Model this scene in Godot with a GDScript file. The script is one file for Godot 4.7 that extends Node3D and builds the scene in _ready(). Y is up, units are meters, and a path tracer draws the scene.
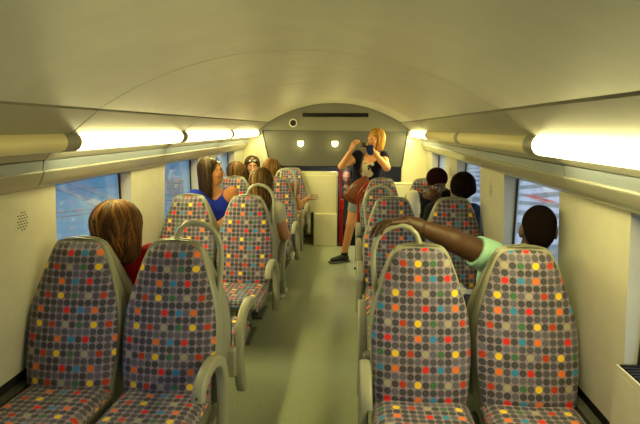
extends Node3D
# Upper deck of a double-deck commuter train seen along its aisle: facing bays of
# dotted seats, vaulted ceiling, tube lamps over the windows, passengers.

const Z1 := -2.237          # first panel joint of the ceiling
const PITCH := 1.54         # length of a ceiling panel and of a lamp
const ZEND := -6.84         # end bulkhead
const ZBACK := 2.4          # wall behind the camera
const AX := 0.59            # centre line of aisle seats
const WX := 1.068           # centre line of window seats
const WARM := Color(1.0, 0.945, 0.555)

var mats := {}
var meshes := {}
var used := {}

# ------------------------------------------------------------------ mesh builder
class MB:
	var v := PackedVector3Array()
	var n := PackedVector3Array()
	var c := PackedColorArray()
	var uv := PackedVector2Array()
	var ix := PackedInt32Array()
	var col := Color(1, 1, 1)
	var org := Vector3.ZERO

	func vert(p: Vector3, nn: Vector3, t := Vector2.ZERO) -> int:
		v.append(p - org); n.append(nn); c.append(col); uv.append(t)
		return v.size() - 1

	func tri_i(a: int, b: int, d: int) -> void:
		var g := (v[b] - v[a]).cross(v[d] - v[a])
		if g.dot(n[a] + n[b] + n[d]) > 0.0:
			ix.append(a); ix.append(d); ix.append(b)
		else:
			ix.append(a); ix.append(b); ix.append(d)

	func quad(a: Vector3, b: Vector3, d: Vector3, e: Vector3, nn: Vector3) -> void:
		var i := vert(a, nn, Vector2(0, 0))
		vert(b, nn, Vector2(1, 0)); vert(d, nn, Vector2(1, 1)); vert(e, nn, Vector2(0, 1))
		tri_i(i, i + 1, i + 2); tri_i(i, i + 2, i + 3)

	# smooth grid of points; rows may be closed into rings
	func grid(rows: Array, ring := false, uvs: Array = [], flip := 0) -> void:
		var nr := rows.size()
		var nc: int = rows[0].size()
		var nrm: Array = []
		var mid := Vector3.ZERO
		for r in rows:
			for p in r: mid += p
		mid /= float(nr * nc)
		var sgn := 0.0
		for i in nr:
			var line := PackedVector3Array()
			for j in nc:
				var jl := (j + nc - 1) % nc if ring else maxi(j - 1, 0)
				var jr := (j + 1) % nc if ring else mini(j + 1, nc - 1)
				var du: Vector3 = rows[i][jr] - rows[i][jl]
				var dv: Vector3 = rows[mini(i + 1, nr - 1)][j] - rows[maxi(i - 1, 0)][j]
				var g := du.cross(dv)
				if g.length() < 1e-12:
					g = Vector3.ZERO
				else:
					g = g.normalized()
				sgn += g.dot(rows[i][j] - mid)
				line.append(g)
			nrm.append(line)
		var s := 1.0 if sgn >= 0.0 else -1.0
		if flip != 0: s = float(flip)
		var base := v.size()
		for i in nr:
			for j in nc:
				var g: Vector3 = nrm[i][j] * s
				if g == Vector3.ZERO: g = (rows[i][j] - mid).normalized()
				vert(rows[i][j], g, uvs[i][j] if uvs.size() > 0 else Vector2(float(j) / nc, float(i) / nr))
		var cols := nc if ring else nc - 1
		for i in nr - 1:
			for j in cols:
				var a := base + i * nc + j
				var b := base + i * nc + (j + 1) % nc
				var d := a + nc
				var e := b + nc
				tri_i(a, b, e); tri_i(a, e, d)

	func fan(ringp: PackedVector3Array, nn: Vector3) -> void:
		var m := Vector3.ZERO
		for p in ringp: m += p
		m /= ringp.size()
		var b := vert(m, nn)
		for p in ringp: vert(p, nn)
		for j in ringp.size():
			tri_i(b, b + 1 + j, b + 1 + (j + 1) % ringp.size())

	func tube(path: Array, rad, seg := 8, caps := true) -> void:
		var rows: Array = []
		var m := path.size()
		var prev := Vector3.ZERO
		for i in m:
			var t: Vector3 = (path[mini(i + 1, m - 1)] - path[maxi(i - 1, 0)]).normalized()
			var side: Vector3
			if i == 0:
				side = t.cross(Vector3.UP if absf(t.y) < 0.9 else Vector3.RIGHT).normalized()
			else:
				side = (prev - t * prev.dot(t)).normalized()
			prev = side
			var up := t.cross(side)
			var r: float = rad[i] if rad is Array or rad is PackedFloat32Array else rad
			var ring := PackedVector3Array()
			for k in seg:
				var a := TAU * k / seg
				ring.append(path[i] + (side * cos(a) + up * sin(a)) * r)
			rows.append(ring)
		# normals by ring centre
		var base := v.size()
		for i in m:
			for k in seg:
				vert(rows[i][k], (rows[i][k] - path[i]).normalized(), Vector2(float(k) / seg, float(i) / m))
		for i in m - 1:
			for k in seg:
				var a := base + i * seg + k
				var b := base + i * seg + (k + 1) % seg
				tri_i(a, b, b + seg); tri_i(a, b + seg, a + seg)
		if caps:
			fan(rows[0], (path[0] - path[1]).normalized())
			fan(rows[m - 1], (path[m - 1] - path[m - 2]).normalized())

	# chamfered box
	func box(at: Vector3, size: Vector3, bev := 0.004, b: Basis = Basis.IDENTITY) -> void:
		var h := size * 0.5
		bev = minf(bev, minf(h.x, minf(h.y, h.z)) * 0.9)
		var k := h - Vector3.ONE * bev
		for ax in 3:
			for s in [-1.0, 1.0]:
				var nn := Vector3.ZERO; nn[ax] = s
				var p := (ax + 1) % 3
				var q := (ax + 2) % 3
				var pts: Array = []
				for cc in [[-1.0, -1.0], [1.0, -1.0], [1.0, 1.0], [-1.0, 1.0]]:
					var w := Vector3.ZERO
					w[ax] = s * h[ax]; w[p] = cc[0] * k[p]; w[q] = cc[1] * k[q]
					pts.append(at + b * w)
				quad(pts[0], pts[1], pts[2], pts[3], (b * nn).normalized())
		if bev <= 0.0: return
		for ax in 3:
			var p := (ax + 1) % 3
			var q := (ax + 2) % 3
			for s in [-1.0, 1.0]:
				for u in [-1.0, 1.0]:
					var nn := Vector3.ZERO; nn[p] = s; nn[q] = u
					var pts: Array = []
					for e in [[-1.0, 0], [1.0, 0], [1.0, 1], [-1.0, 1]]:
						var w := Vector3.ZERO
						w[ax] = e[0] * k[ax]
						w[p] = s * (h[p] if e[1] == 0 else k[p])
						w[q] = u * (k[q] if e[1] == 0 else h[q])
						pts.append(at + b * w)
					quad(pts[0], pts[1], pts[2], pts[3], (b * nn).normalized())
		for sx in [-1.0, 1.0]:
			for sy in [-1.0, 1.0]:
				for sz in [-1.0, 1.0]:
					var nn := (b * Vector3(sx, sy, sz)).normalized()
					var i := vert(at + b * Vector3(sx * h.x, sy * k.y, sz * k.z), nn)
					vert(at + b * Vector3(sx * k.x, sy * h.y, sz * k.z), nn)
					vert(at + b * Vector3(sx * k.x, sy * k.y, sz * h.z), nn)
					tri_i(i, i + 1, i + 2)

	# prism of a polygon: map takes (a, b, depth) to a point
	func prism(poly: PackedVector2Array, d0: float, d1: float, f: Callable) -> void:
		var area := 0.0
		for i in poly.size():
			var p := poly[i]
			var q := poly[(i + 1) % poly.size()]
			area += p.x * q.y - q.x * p.y
		var tris := Geometry2D.triangulate_polygon(poly)
		var o: Vector3 = f.call(0.0, 0.0, 0.0)
		var ea: Vector3 = f.call(1.0, 0.0, 0.0) - o
		var eb: Vector3 = f.call(0.0, 1.0, 0.0) - o
		var ed: Vector3 = f.call(0.0, 0.0, 1.0) - o
		for e in [[d0, -1.0], [d1, 1.0]]:
			var s: float = e[1] * (1.0 if d1 > d0 else -1.0)
			var base := v.size()
			for p in poly: vert(f.call(p.x, p.y, e[0]), ed * s, p)
			for t in range(0, tris.size(), 3):
				tri_i(base + tris[t], base + tris[t + 1], base + tris[t + 2])
		for i in poly.size():
			var p := poly[i]
			var q := poly[(i + 1) % poly.size()]
			var t2 := (q - p).normalized()
			var out2 := Vector2(t2.y, -t2.x) * (1.0 if area > 0 else -1.0)
			var nn := (ea * out2.x + eb * out2.y).normalized()
			quad(f.call(p.x, p.y, d0), f.call(q.x, q.y, d0), f.call(q.x, q.y, d1), f.call(p.x, p.y, d1), nn)

	# profile (x, y) swept along z with thickness outwards; the inner face is smooth
	func slab(prof: PackedVector2Array, th: float, z0: float, z1: float, sx := 1.0) -> void:
		var inner := PackedVector3Array()
		var outer := PackedVector3Array()
		var m := prof.size()
		var nin := PackedVector3Array()
		for i in m:
			var t := (prof[mini(i + 1, m - 1)] - prof[maxi(i - 1, 0)]).normalized()
			var nn := Vector2(t.y, -t.x)          # points to the room for a profile running outwards and down
			inner.append(Vector3(prof[i].x * sx, prof[i].y, 0))
			outer.append(Vector3((prof[i].x - nn.x * th) * sx, prof[i].y - nn.y * th, 0))
			nin.append(Vector3(nn.x * sx, nn.y, 0))
		for e in [[inner, 1.0], [outer, -1.0]]:
			var base := v.size()
			for i in m:
				vert(e[0][i] + Vector3(0, 0, z0), nin[i] * e[1], Vector2(i, 0))
				vert(e[0][i] + Vector3(0, 0, z1), nin[i] * e[1], Vector2(i, 1))
			for i in m - 1:
				var a := base + i * 2
				tri_i(a, a + 1, a + 3); tri_i(a, a + 3, a + 2)
		for e in [[z0, -1.0], [z1, 1.0]]:
			var nn := Vector3(0, 0, e[1] * signf(z1 - z0))
			for i in m - 1:
				var o := Vector3(0, 0, e[0])
				quad(inner[i] + o, inner[i + 1] + o, outer[i + 1] + o, outer[i] + o, nn)
		for i in [0, m - 1]:
			var nn := (inner[i] - inner[1 if i == 0 else m - 2]).normalized()
			quad(inner[i] + Vector3(0, 0, z0), inner[i] + Vector3(0, 0, z1), outer[i] + Vector3(0, 0, z1), outer[i] + Vector3(0, 0, z0), nn)

	func ell(at: Vector3, b: Basis, r: Vector3, nu := 14, nv := 9) -> void:
		var base := v.size()
		for i in nv + 1:
			var th := PI * i / nv
			for j in nu:
				var ph := TAU * j / nu
				var d := Vector3(sin(th) * cos(ph), cos(th), sin(th) * sin(ph))
				vert(at + b * (d * r), (b * (d / r)).normalized(), Vector2(float(j) / nu, float(i) / nv))
		for i in nv:
			for j in nu:
				var a := base + i * nu + j
				var e := base + i * nu + (j + 1) % nu
				if i > 0: tri_i(a, e, e + nu)
				if i < nv - 1: tri_i(a, e + nu, a + nu)

	func done() -> ArrayMesh:
		var arr: Array = []
		arr.resize(Mesh.ARRAY_MAX)
		arr[Mesh.ARRAY_VERTEX] = v
		arr[Mesh.ARRAY_NORMAL] = n
		arr[Mesh.ARRAY_COLOR] = c
		arr[Mesh.ARRAY_TEX_UV] = uv
		arr[Mesh.ARRAY_INDEX] = ix
		var m := ArrayMesh.new()
		m.add_surface_from_arrays(Mesh.PRIMITIVE_TRIANGLES, arr)
		return m

# ------------------------------------------------------------------ signed distance bodies
class SDF:
	var prims: Array = []     # capsules [0, a, b, ra, rb, k, flat_end, flat_start], ellipsoids [1, centre, basis, radii, k]
	var blobs: Array = []     # colour marks [centre, radii, basis, colour]

	func cap(a: Vector3, b: Vector3, ra: float, rb: float, k := 0.03, flat_end := false, flat_start := false) -> void:
		prims.append([0, a, b, ra, rb, k, flat_end, flat_start])

	func ell(c: Vector3, b: Basis, r: Vector3, k := 0.02) -> void:
		prims.append([1, c, b, r, k])

	func blob(c: Vector3, r: Vector3, b: Basis, col: Color) -> void:
		blobs.append([c, r, b, col])

	func bounds(q: Array) -> AABB:
		if q[0] == 0:
			var r: float = maxf(q[3], q[4])
			var bb := AABB(q[1], Vector3.ZERO).expand(q[2])
			return bb.grow(r)
		var m: float = maxf(q[3].x, maxf(q[3].y, q[3].z))
		return AABB(q[1], Vector3.ZERO).grow(m)

	func add_to(mb: MB, cell: float, color: Color) -> void:
		if prims.is_empty(): return
		var box := bounds(prims[0])
		for q in prims: box = box.merge(bounds(q))
		box = box.grow(cell * 2.5)
		var o := box.position
		var nx := int(ceil(box.size.x / cell)) + 1
		var ny := int(ceil(box.size.y / cell)) + 1
		var nz := int(ceil(box.size.z / cell)) + 1
		var f := PackedFloat32Array()
		f.resize(nx * ny * nz)
		f.fill(1.0)
		var sxy := nx * ny
		for q in prims:
			var k: float = q[5] if q[0] == 0 else q[4]
			var bb := bounds(q).grow(k + cell * 2.0)
			var i0 := maxi(0, int((bb.position.x - o.x) / cell))
			var j0 := maxi(0, int((bb.position.y - o.y) / cell))
			var l0 := maxi(0, int((bb.position.z - o.z) / cell))
			var i1 := mini(nx - 1, int((bb.end.x - o.x) / cell) + 1)
			var j1 := mini(ny - 1, int((bb.end.y - o.y) / cell) + 1)
			var l1 := mini(nz - 1, int((bb.end.z - o.z) / cell) + 1)
			if q[0] == 0:
				var a: Vector3 = q[1]
				var ab: Vector3 = q[2] - a
				var L := maxf(ab.length(), 1e-5)
				var il := 1.0 / (L * L)
				var ra: float = q[3]
				var rd: float = q[4] - ra
				var fe: bool = q[6]
				var fs: bool = q[7]
				for l in range(l0, l1 + 1):
					for j in range(j0, j1 + 1):
						var row := l * sxy + j * nx
						for i in range(i0, i1 + 1):
							var p := Vector3(o.x + i * cell, o.y + j * cell, o.z + l * cell) - a
							var t := p.dot(ab) * il
							var tc := clampf(t, 0.0, 1.0)
							var d := (p - ab * tc).length() - ra - rd * tc
							if fe and t > 1.0: d = maxf(d, (t - 1.0) * L)
							elif fe: d = maxf(d, (t - 1.0) * L)
							if fs: d = maxf(d, -t * L)
							var g := f[row + i]
							var h := k - absf(d - g)
							d = minf(d, g)
							if h > 0.0: d -= h * h * 0.25 / k
							f[row + i] = d
			else:
				var cc: Vector3 = q[1]
				var bt: Basis = (q[2] as Basis).transposed()
				var r: Vector3 = q[3]
				var rm := minf(r.x, minf(r.y, r.z))
				for l in range(l0, l1 + 1):
					for j in range(j0, j1 + 1):
						var row := l * sxy + j * nx
						for i in range(i0, i1 + 1):
							var p := bt * (Vector3(o.x + i * cell, o.y + j * cell, o.z + l * cell) - cc)
							var s := p / r
							var k0 := s.length()
							var k1 := (s / r).length()
							var d := k0 * (k0 - 1.0) / k1 if k1 > 1e-6 else -rm
							var g := f[row + i]
							var h := k - absf(d - g)
							d = minf(d, g)
							if h > 0.0: d -= h * h * 0.25 / k
							f[row + i] = d
		# surface nets
		var id := PackedInt32Array()
		id.resize(nx * ny * nz)
		id.fill(-1)
		var cells: PackedInt32Array = []
		var lim := cell * 2.0
		for l in nz - 1:
			for j in ny - 1:
				var row := l * sxy + j * nx
				for i in nx - 1:
					var q := row + i
					var g0 := f[q]
					if g0 > lim or g0 < -lim: continue
					var g1 := f[q + 1]
					var g2 := f[q + nx]
					var g3 := f[q + nx + 1]
					var g4 := f[q + sxy]
					var g5 := f[q + sxy + 1]
					var g6 := f[q + sxy + nx]
					var g7 := f[q + sxy + nx + 1]
					var neg := int(g0 < 0) + int(g1 < 0) + int(g2 < 0) + int(g3 < 0) + int(g4 < 0) + int(g5 < 0) + int(g6 < 0) + int(g7 < 0)
					if neg == 0 or neg == 8: continue
					var p := Vector3.ZERO
					var cnt := 0
					if (g0 < 0) != (g1 < 0): p += Vector3(g0 / (g0 - g1), 0, 0); cnt += 1
					if (g2 < 0) != (g3 < 0): p += Vector3(g2 / (g2 - g3), 1, 0); cnt += 1
					if (g4 < 0) != (g5 < 0): p += Vector3(g4 / (g4 - g5), 0, 1); cnt += 1
					if (g6 < 0) != (g7 < 0): p += Vector3(g6 / (g6 - g7), 1, 1); cnt += 1
					if (g0 < 0) != (g2 < 0): p += Vector3(0, g0 / (g0 - g2), 0); cnt += 1
					if (g1 < 0) != (g3 < 0): p += Vector3(1, g1 / (g1 - g3), 0); cnt += 1
					if (g4 < 0) != (g6 < 0): p += Vector3(0, g4 / (g4 - g6), 1); cnt += 1
					if (g5 < 0) != (g7 < 0): p += Vector3(1, g5 / (g5 - g7), 1); cnt += 1
					if (g0 < 0) != (g4 < 0): p += Vector3(0, 0, g0 / (g0 - g4)); cnt += 1
					if (g1 < 0) != (g5 < 0): p += Vector3(1, 0, g1 / (g1 - g5)); cnt += 1
					if (g2 < 0) != (g6 < 0): p += Vector3(0, 1, g2 / (g2 - g6)); cnt += 1
					if (g3 < 0) != (g7 < 0): p += Vector3(1, 1, g3 / (g3 - g7)); cnt += 1
					p /= float(cnt)
					var nn := Vector3((g1 + g3 + g5 + g7) - (g0 + g2 + g4 + g6), (g2 + g3 + g6 + g7) - (g0 + g1 + g4 + g5), (g4 + g5 + g6 + g7) - (g0 + g1 + g2 + g3))
					var w := o + (Vector3(i, j, l) + p) * cell
					mb.col = color
					for bl in blobs:
						var e: Vector3 = (bl[2] as Basis).transposed() * (w - bl[0])
						if (e / bl[1]).length_squared() < 1.0: mb.col = bl[3]
					id[q] = mb.vert(w, nn.normalized())
					cells.append(q)
		for q in cells:
			var g := f[q]
			var s := g < 0
			# edges along x, y, z that start at this cell's corner
			if s != (f[q + 1] < 0):
				quad_i(mb, id[q], id[q - nx], id[q - nx - sxy], id[q - sxy])
			if s != (f[q + nx] < 0):
				quad_i(mb, id[q], id[q - 1], id[q - 1 - sxy], id[q - sxy])
			if s != (f[q + sxy] < 0):
				quad_i(mb, id[q], id[q - 1], id[q - 1 - nx], id[q - nx])

	func quad_i(mb: MB, a: int, b: int, d: int, e: int) -> void:
		if a < 0 or b < 0 or d < 0 or e < 0: return
		mb.tri_i(a, b, d); mb.tri_i(a, d, e)

# ------------------------------------------------------------------ nodes
func numbered(called: String) -> String:
	var k: int = used.get(called, 0)
	used[called] = k + 1
	return called if k == 0 else "%s_%03d" % [called, k]

func put(called: String, mesh: Mesh, m: Material, parent: Node = null) -> MeshInstance3D:
	var o := MeshInstance3D.new()
	o.mesh = mesh
	o.material_override = m
	if parent == null:
		o.name = numbered(called)
		add_child(o)
	else:
		o.name = called
		parent.add_child(o, true)
	return o

func thing(called: String, label: String, category: String, at := Vector3.ZERO, turn := 0.0, group := "") -> Node3D:
	var o := Node3D.new()
	o.name = numbered(called)
	add_child(o)
	o.position = at
	o.rotation.y = turn
	tag(o, label, category, group)
	return o

func tag(o: Node, label: String, category: String, group := "") -> void:
	o.set_meta("label", label)
	o.set_meta("category", category)
	if group != "": o.set_meta("group", group)

func struct(called: String) -> Node3D:
	var o := Node3D.new()
	o.name = called
	add_child(o)
	o.set_meta("kind", "structure")
	return o

func mat(key: String, color: Color, rough := 0.6, metal := 0.0) -> StandardMaterial3D:
	if mats.has(key): return mats[key]
	var m := StandardMaterial3D.new()
	m.resource_name = key
	m.albedo_color = color
	m.roughness = rough
	m.metallic = metal
	mats[key] = m
	return m

func noise_tex(seed_: int, freq: float, lo: Color, hi: Color, size := 256, octaves := 3) -> NoiseTexture2D:
	var nz := FastNoiseLite.new()
	nz.seed = seed_
	nz.frequency = freq
	nz.fractal_octaves = octaves
	var t := NoiseTexture2D.new()
	t.width = size
	t.height = size
	t.seamless = true
	t.noise = nz
	var g := Gradient.new()
	g.colors = PackedColorArray([lo, hi])
	g.offsets = PackedFloat32Array([0.25, 0.75])
	t.color_ramp = g
	return t

func tri_mat(key: String, tex: Texture2D, scale: float, rough := 0.6) -> StandardMaterial3D:
	var m := mat(key, Color(1, 1, 1), rough)
	m.albedo_texture = tex
	m.uv1_triplanar = true
	m.uv1_world_triplanar = true
	m.uv1_scale = Vector3.ONE * scale
	return m

func body_mat(key: String, rough := 0.55, sheen := 0.0) -> StandardMaterial3D:
	var m := mat(key, Color(1, 1, 1), rough)
	m.vertex_color_use_as_albedo = true
	if key == "cloth": m.metallic_specular = 0.2
	if sheen > 0.0:
		m.rim_enabled = true
		m.rim = sheen
	return m

# fabric print: dots on an eight by eight repeat, every second dot of every second row coloured
func dot_fabric() -> ImageTexture:
	var n := 16
	var px := 32
	var im := Image.create(n * px, n * px, false, Image.FORMAT_RGB8)
	var rng := RandomNumberGenerator.new()
	rng.seed = 77
	var ground := Color8(148, 132, 150)
	im.fill(ground)
	var red := Color8(226, 36, 34)
	var blue := Color8(50, 135, 195)
	var orange := Color8(240, 116, 44)
	var yellow := Color8(248, 204, 46)
	var green := Color8(66, 112, 82)
	var pale := Color8(168, 160, 142)
	var rust := Color8(190, 58, 28)
	var rows := {0: [0, [red, blue, orange, null]], 2: [7, [yellow, green, pale, rust]], 4: [7, [orange, blue, red, null]], 6: [6, [rust, pale, green, yellow]]}
	for r in n:
		for q in n:
			var g := rng.randf()
			var v := 0.28 if g < 0.45 else (0.34 if g < 0.8 else 0.41)
			var dc := Color(v * 0.97, v * 0.94, v * 1.14)
			var rr: int = r % 8
			if rows.has(rr):
				var off: int = rows[rr][0]
				var k: int = (q - off + 16) % 8
				if k % 2 == 0 and rows[rr][1][k / 2] != null: dc = rows[rr][1][k / 2]
			var cx := q * px + px * 0.5
			var cy := r * px + px * 0.5
			for y in px:
				for x in px:
					var d := Vector2(q * px + x + 0.5 - cx, r * px + y + 0.5 - cy).length()
					var a := clampf((14.6 - d) / 1.2 + 0.5, 0.0, 1.0)
					var w := 1.0 + (rng.randf() - 0.5) * 0.16
					var cc := ground.lerp(dc, a)
					im.set_pixel(q * px + x, r * px + y, Color(cc.r * w, cc.g * w, cc.b * w))
	return ImageTexture.create_from_image(im)

# ------------------------------------------------------------------ setting
func win_far(k: int) -> float: return -1.80 - 1.5 * k
func win_near(k: int) -> float: return win_far(k) + 0.88

func ceiling_arc() -> PackedVector2Array:
	# half profile measured on the panel joint, mirrored
	var xs := [0.0, 0.15, 0.25, 0.345, 0.45, 0.54, 0.62, 0.70, 0.78, 0.85, 0.905]
	var ys := [1.992, 1.986, 1.975, 1.958, 1.932, 1.905, 1.876, 1.843, 1.805, 1.767, 1.736]
	var out := PackedVector2Array()
	for i in range(10, 0, -1): out.append(Vector2(-xs[i], ys[i]))
	for i in 11: out.append(Vector2(xs[i], ys[i]))
	return out

func build_shell() -> void:
	var cream := tri_mat("ceiling_paint", noise_tex(3, 0.012, Color(0.815, 0.80, 0.735), Color(0.845, 0.825, 0.755), 256, 4), 0.9, 0.42)
	var wallm := tri_mat("wall_paint", noise_tex(5, 0.02, Color(0.765, 0.75, 0.685), Color(0.785, 0.77, 0.70), 256, 4), 1.3, 0.45)
	var dark := mat("joint_dark", Color(0.05, 0.05, 0.045), 0.8)
	var strip := mat("metal_strip", Color(0.66, 0.70, 0.73), 0.35, 0.2)
	var black := mat("rubber", Color(0.02, 0.02, 0.022), 0.6)
	var gloss := mat("valance_plastic", Color(0.66, 0.645, 0.58), 0.18)
	var greige := tri_mat("side_panel_paint", noise_tex(4, 0.015, Color(0.625, 0.61, 0.55), Color(0.65, 0.635, 0.57), 256, 4), 0.9, 0.4)
	var arc := ceiling_arc()
	var ceil_ := struct("ceiling")
	var shell := MB.new()
	var back := PackedVector2Array()
	for p in arc: back.append(p + Vector2(0, 0.045))
	back.insert(0, Vector2(-1.25, 1.58)); back.append(Vector2(1.25, 1.58))
	back.insert(0, Vector2(-1.45, 1.40)); back.append(Vector2(1.45, 1.40))
	shell.slab(back, 0.05, ZEND - 2.4, ZBACK + 0.1)
	put("roof_shell", shell.done(), dark, ceil_)
	for k in range(-3, 3):
		var za := Z1 - k * PITCH - 0.0045
		var zb := maxf(Z1 - (k + 1) * PITCH + 0.0045, ZEND)
		var m := MB.new()
		m.slab(arc, 0.025, zb, za)
		put("ceiling_panel", m.done(), cream, ceil_)
		for s in [-1.0, 1.0]:
			var q := MB.new()
			var pr := PackedVector2Array([Vector2(0.914, 1.7265), Vector2(1.03, 1.637), Vector2(1.155, 1.541)])
			q.slab(pr, 0.02, zb, za, s)
			put("side_panel", q.done(), greige, ceil_)
	# cornice over the windows
	for s in [-1.0, 1.0]:
		var tr := struct("trim_1" if s < 0 else "trim_2")
		for k in range(-3, 3):
			var za := Z1 - k * PITCH - 0.0045
			var zb := maxf(Z1 - (k + 1) * PITCH + 0.0045, ZEND)
			var a := MB.new()
			a.slab(PackedVector2Array([Vector2(1.150, 1.545), Vector2(1.160, 1.528), Vector2(1.186, 1.500)]), 0.02, zb, za, s)
			put("cornice_panel", a.done(), greige, tr)
			var b := MB.new()
			b.slab(PackedVector2Array([Vector2(1.194, 1.493), Vector2(1.205, 1.446)]), 0.012, zb, za, s)
			put("metal_strip", b.done(), strip, tr)
			var c := MB.new()
			var prof := PackedVector2Array([Vector2(1.205, 1.4465), Vector2(1.199, 1.445), Vector2(1.197, 1.440), Vector2(1.199, 1.434), Vector2(1.207, 1.418), Vector2(1.217, 1.398), Vector2(1.229, 1.380), Vector2(1.244, 1.366), Vector2(1.262, 1.356), Vector2(1.285, 1.351)])
			c.slab(prof, 0.02, zb, za, s)
			put("valance_panel", c.done(), gloss, tr)
	# side walls
	for s in [-1.0, 1.0]:
		var w := struct("wall_left" if s < 0 else "wall_right")
		var f := func(a: float, b: float, d: float) -> Vector3: return Vector3(s * a, b, d)
		var m := MB.new()
		m.prism(PackedVector2Array([Vector2(1.275, 1.353), Vector2(1.37, 1.353), Vector2(1.37, 1.56), Vector2(1.24, 1.56)]), ZEND, ZBACK, f)
		put("upper_wall", m.done(), wallm, w)
		m = MB.new()
		m.prism(PackedVector2Array([Vector2(1.33, 0.0), Vector2(1.37, 0.0), Vector2(1.37, 0.775), Vector2(1.33, 0.775)]), ZEND, ZBACK, f)
		put("inner_lining", m.done(), dark, w)
		m = MB.new()
		m.prism(PackedVector2Array([Vector2(1.285, 0.0), Vector2(1.33, 0.0), Vector2(1.33, 0.43), Vector2(1.285, 0.43)]), ZEND, ZBACK, f)
		put("skirting_panel", m.done(), mat("skirting", Color(0.30, 0.31, 0.30), 0.6), w)
		for k in range(-3, 4):
			# pillar from the far edge of window k to the near edge of the next one
			var z0 := win_near(k + 1)
			var z1 := win_far(k)
			if k == 3: z0 = ZEND
			if k == -3: z1 = ZBACK
			var p := MB.new()
			p.prism(PackedVector2Array([Vector2(1.264, 1.356), Vector2(1.277, 1.15), Vector2(1.288, 0.95), Vector2(1.300, 0.778), Vector2(1.316, 0.487), Vector2(1.335, 0.487), Vector2(1.37, 0.487), Vector2(1.37, 1.356)]), z0, z1, f)
			put("pillar_panel", p.done(), wallm, w)
		for k in range(-2, 4):
			var b := MB.new()
			var zc := (win_far(k) + win_near(k)) * 0.5
			b.box(Vector3(s * 1.30, 0.621, zc), Vector3(0.062, 0.27, 0.876), 0.004)
			put("heater_panel", b.done(), wallm, w)
			b = MB.new()
			b.box(Vector3(s * 1.345, 0.756, zc), Vector3(0.07, 0.02, 0.87), 0.002)
			put("sill", b.done(), black, w)
			if s > 0 and k == 0:
				var slat := MB.new()
				slat.box(Vector3.ZERO, Vector3(0.076, 0.018, 0.012), 0.002)
				var sm := slat.done()
				for i in 38:
					var o := put("grille_slat", sm, black, w)
					o.position = Vector3(s * 1.318, 0.772, win_far(k) + 0.014 + i * 0.0226)
				var lip := MB.new()
				lip.box(Vector3(s * 1.273, 0.766, zc), Vector3(0.008, 0.024, 0.876), 0.002)
				put("sill_lip", lip.done(), wallm, w)
		# perforated loudspeaker fields in the pillars
		for zz in ([-2.163] if s < 0 else [-3.62, -5.14]):
			var g := MB.new()
			for r in 7:
				for q in 4:
					if absf(r - 3.0) + absf(q - 1.5) * 1.2 > 4.0: continue
					var zc2: float = zz + (q - 1.5) * 0.0185 + (0.009 if r % 2 else 0.0)
					var yy := 1.216 + (r - 3) * 0.0135
					var xx := 1.264 + (1.356 - yy) * 0.062
					g.ell(Vector3(s * xx, yy, zc2), Basis.IDENTITY, Vector3(0.002, 0.0026, 0.0068), 8, 4)
			var gg := put("speaker_holes", g.done(), dark, w)
			gg.set_meta("kind", "stuff")
	# windows
	var nwin := 0
	var glass := mat("window_glass", Color(0.75, 0.86, 0.90, 0.12), 0.02)
	glass.transparency = BaseMaterial3D.TRANSPARENCY_ALPHA
	for s in [-1.0, 1.0]:
		for k in range(-2, 4):
			nwin += 1
			var wn := struct("window_%d" % nwin)
			var zc := (win_far(k) + win_near(k)) * 0.5
			var fr := MB.new()
			var x: float = s * 1.352
			fr.box(Vector3(x, 1.347, zc), Vector3(0.012, 0.020, 0.88), 0.002)
			fr.box(Vector3(x, 0.775, zc), Vector3(0.012, 0.020, 0.88), 0.002)
			fr.box(Vector3(x, 1.06, win_far(k) + 0.007), Vector3(0.012, 0.58, 0.014), 0.002)
			fr.box(Vector3(x, 1.06, win_near(k) - 0.007), Vector3(0.012, 0.58, 0.014), 0.002)
			put("window_gasket", fr.done(), black, wn)
			var gl := MB.new()
			gl.box(Vector3(s * 1.362, 1.06, zc), Vector3(0.008, 0.56, 0.85), 0.0)
			put("pane", gl.done(), glass, wn)
	# floor
	var fl := struct("floor")
	var fm := tri_mat("linoleum", noise_tex(9, 0.06, Color(0.60, 0.635, 0.54), Color(0.69, 0.725, 0.62), 512, 5), 2.2, 0.36)
	var fb := MB.new()
	fb.box(Vector3(0, -0.05, (ZEND + ZBACK) * 0.5), Vector3(2.86, 0.1, ZBACK - ZEND), 0.0)
	put("floor_covering", fb.done(), fm, fl)
	# wall behind the camera
	var bw := struct("wall_back")
	var bm := MB.new()
	bm.box(Vector3(0, 1.0, ZBACK + 0.05), Vector3(2.9, 2.1, 0.1), 0.0)
	put("end_panel", bm.done(), wallm, bw)

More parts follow.
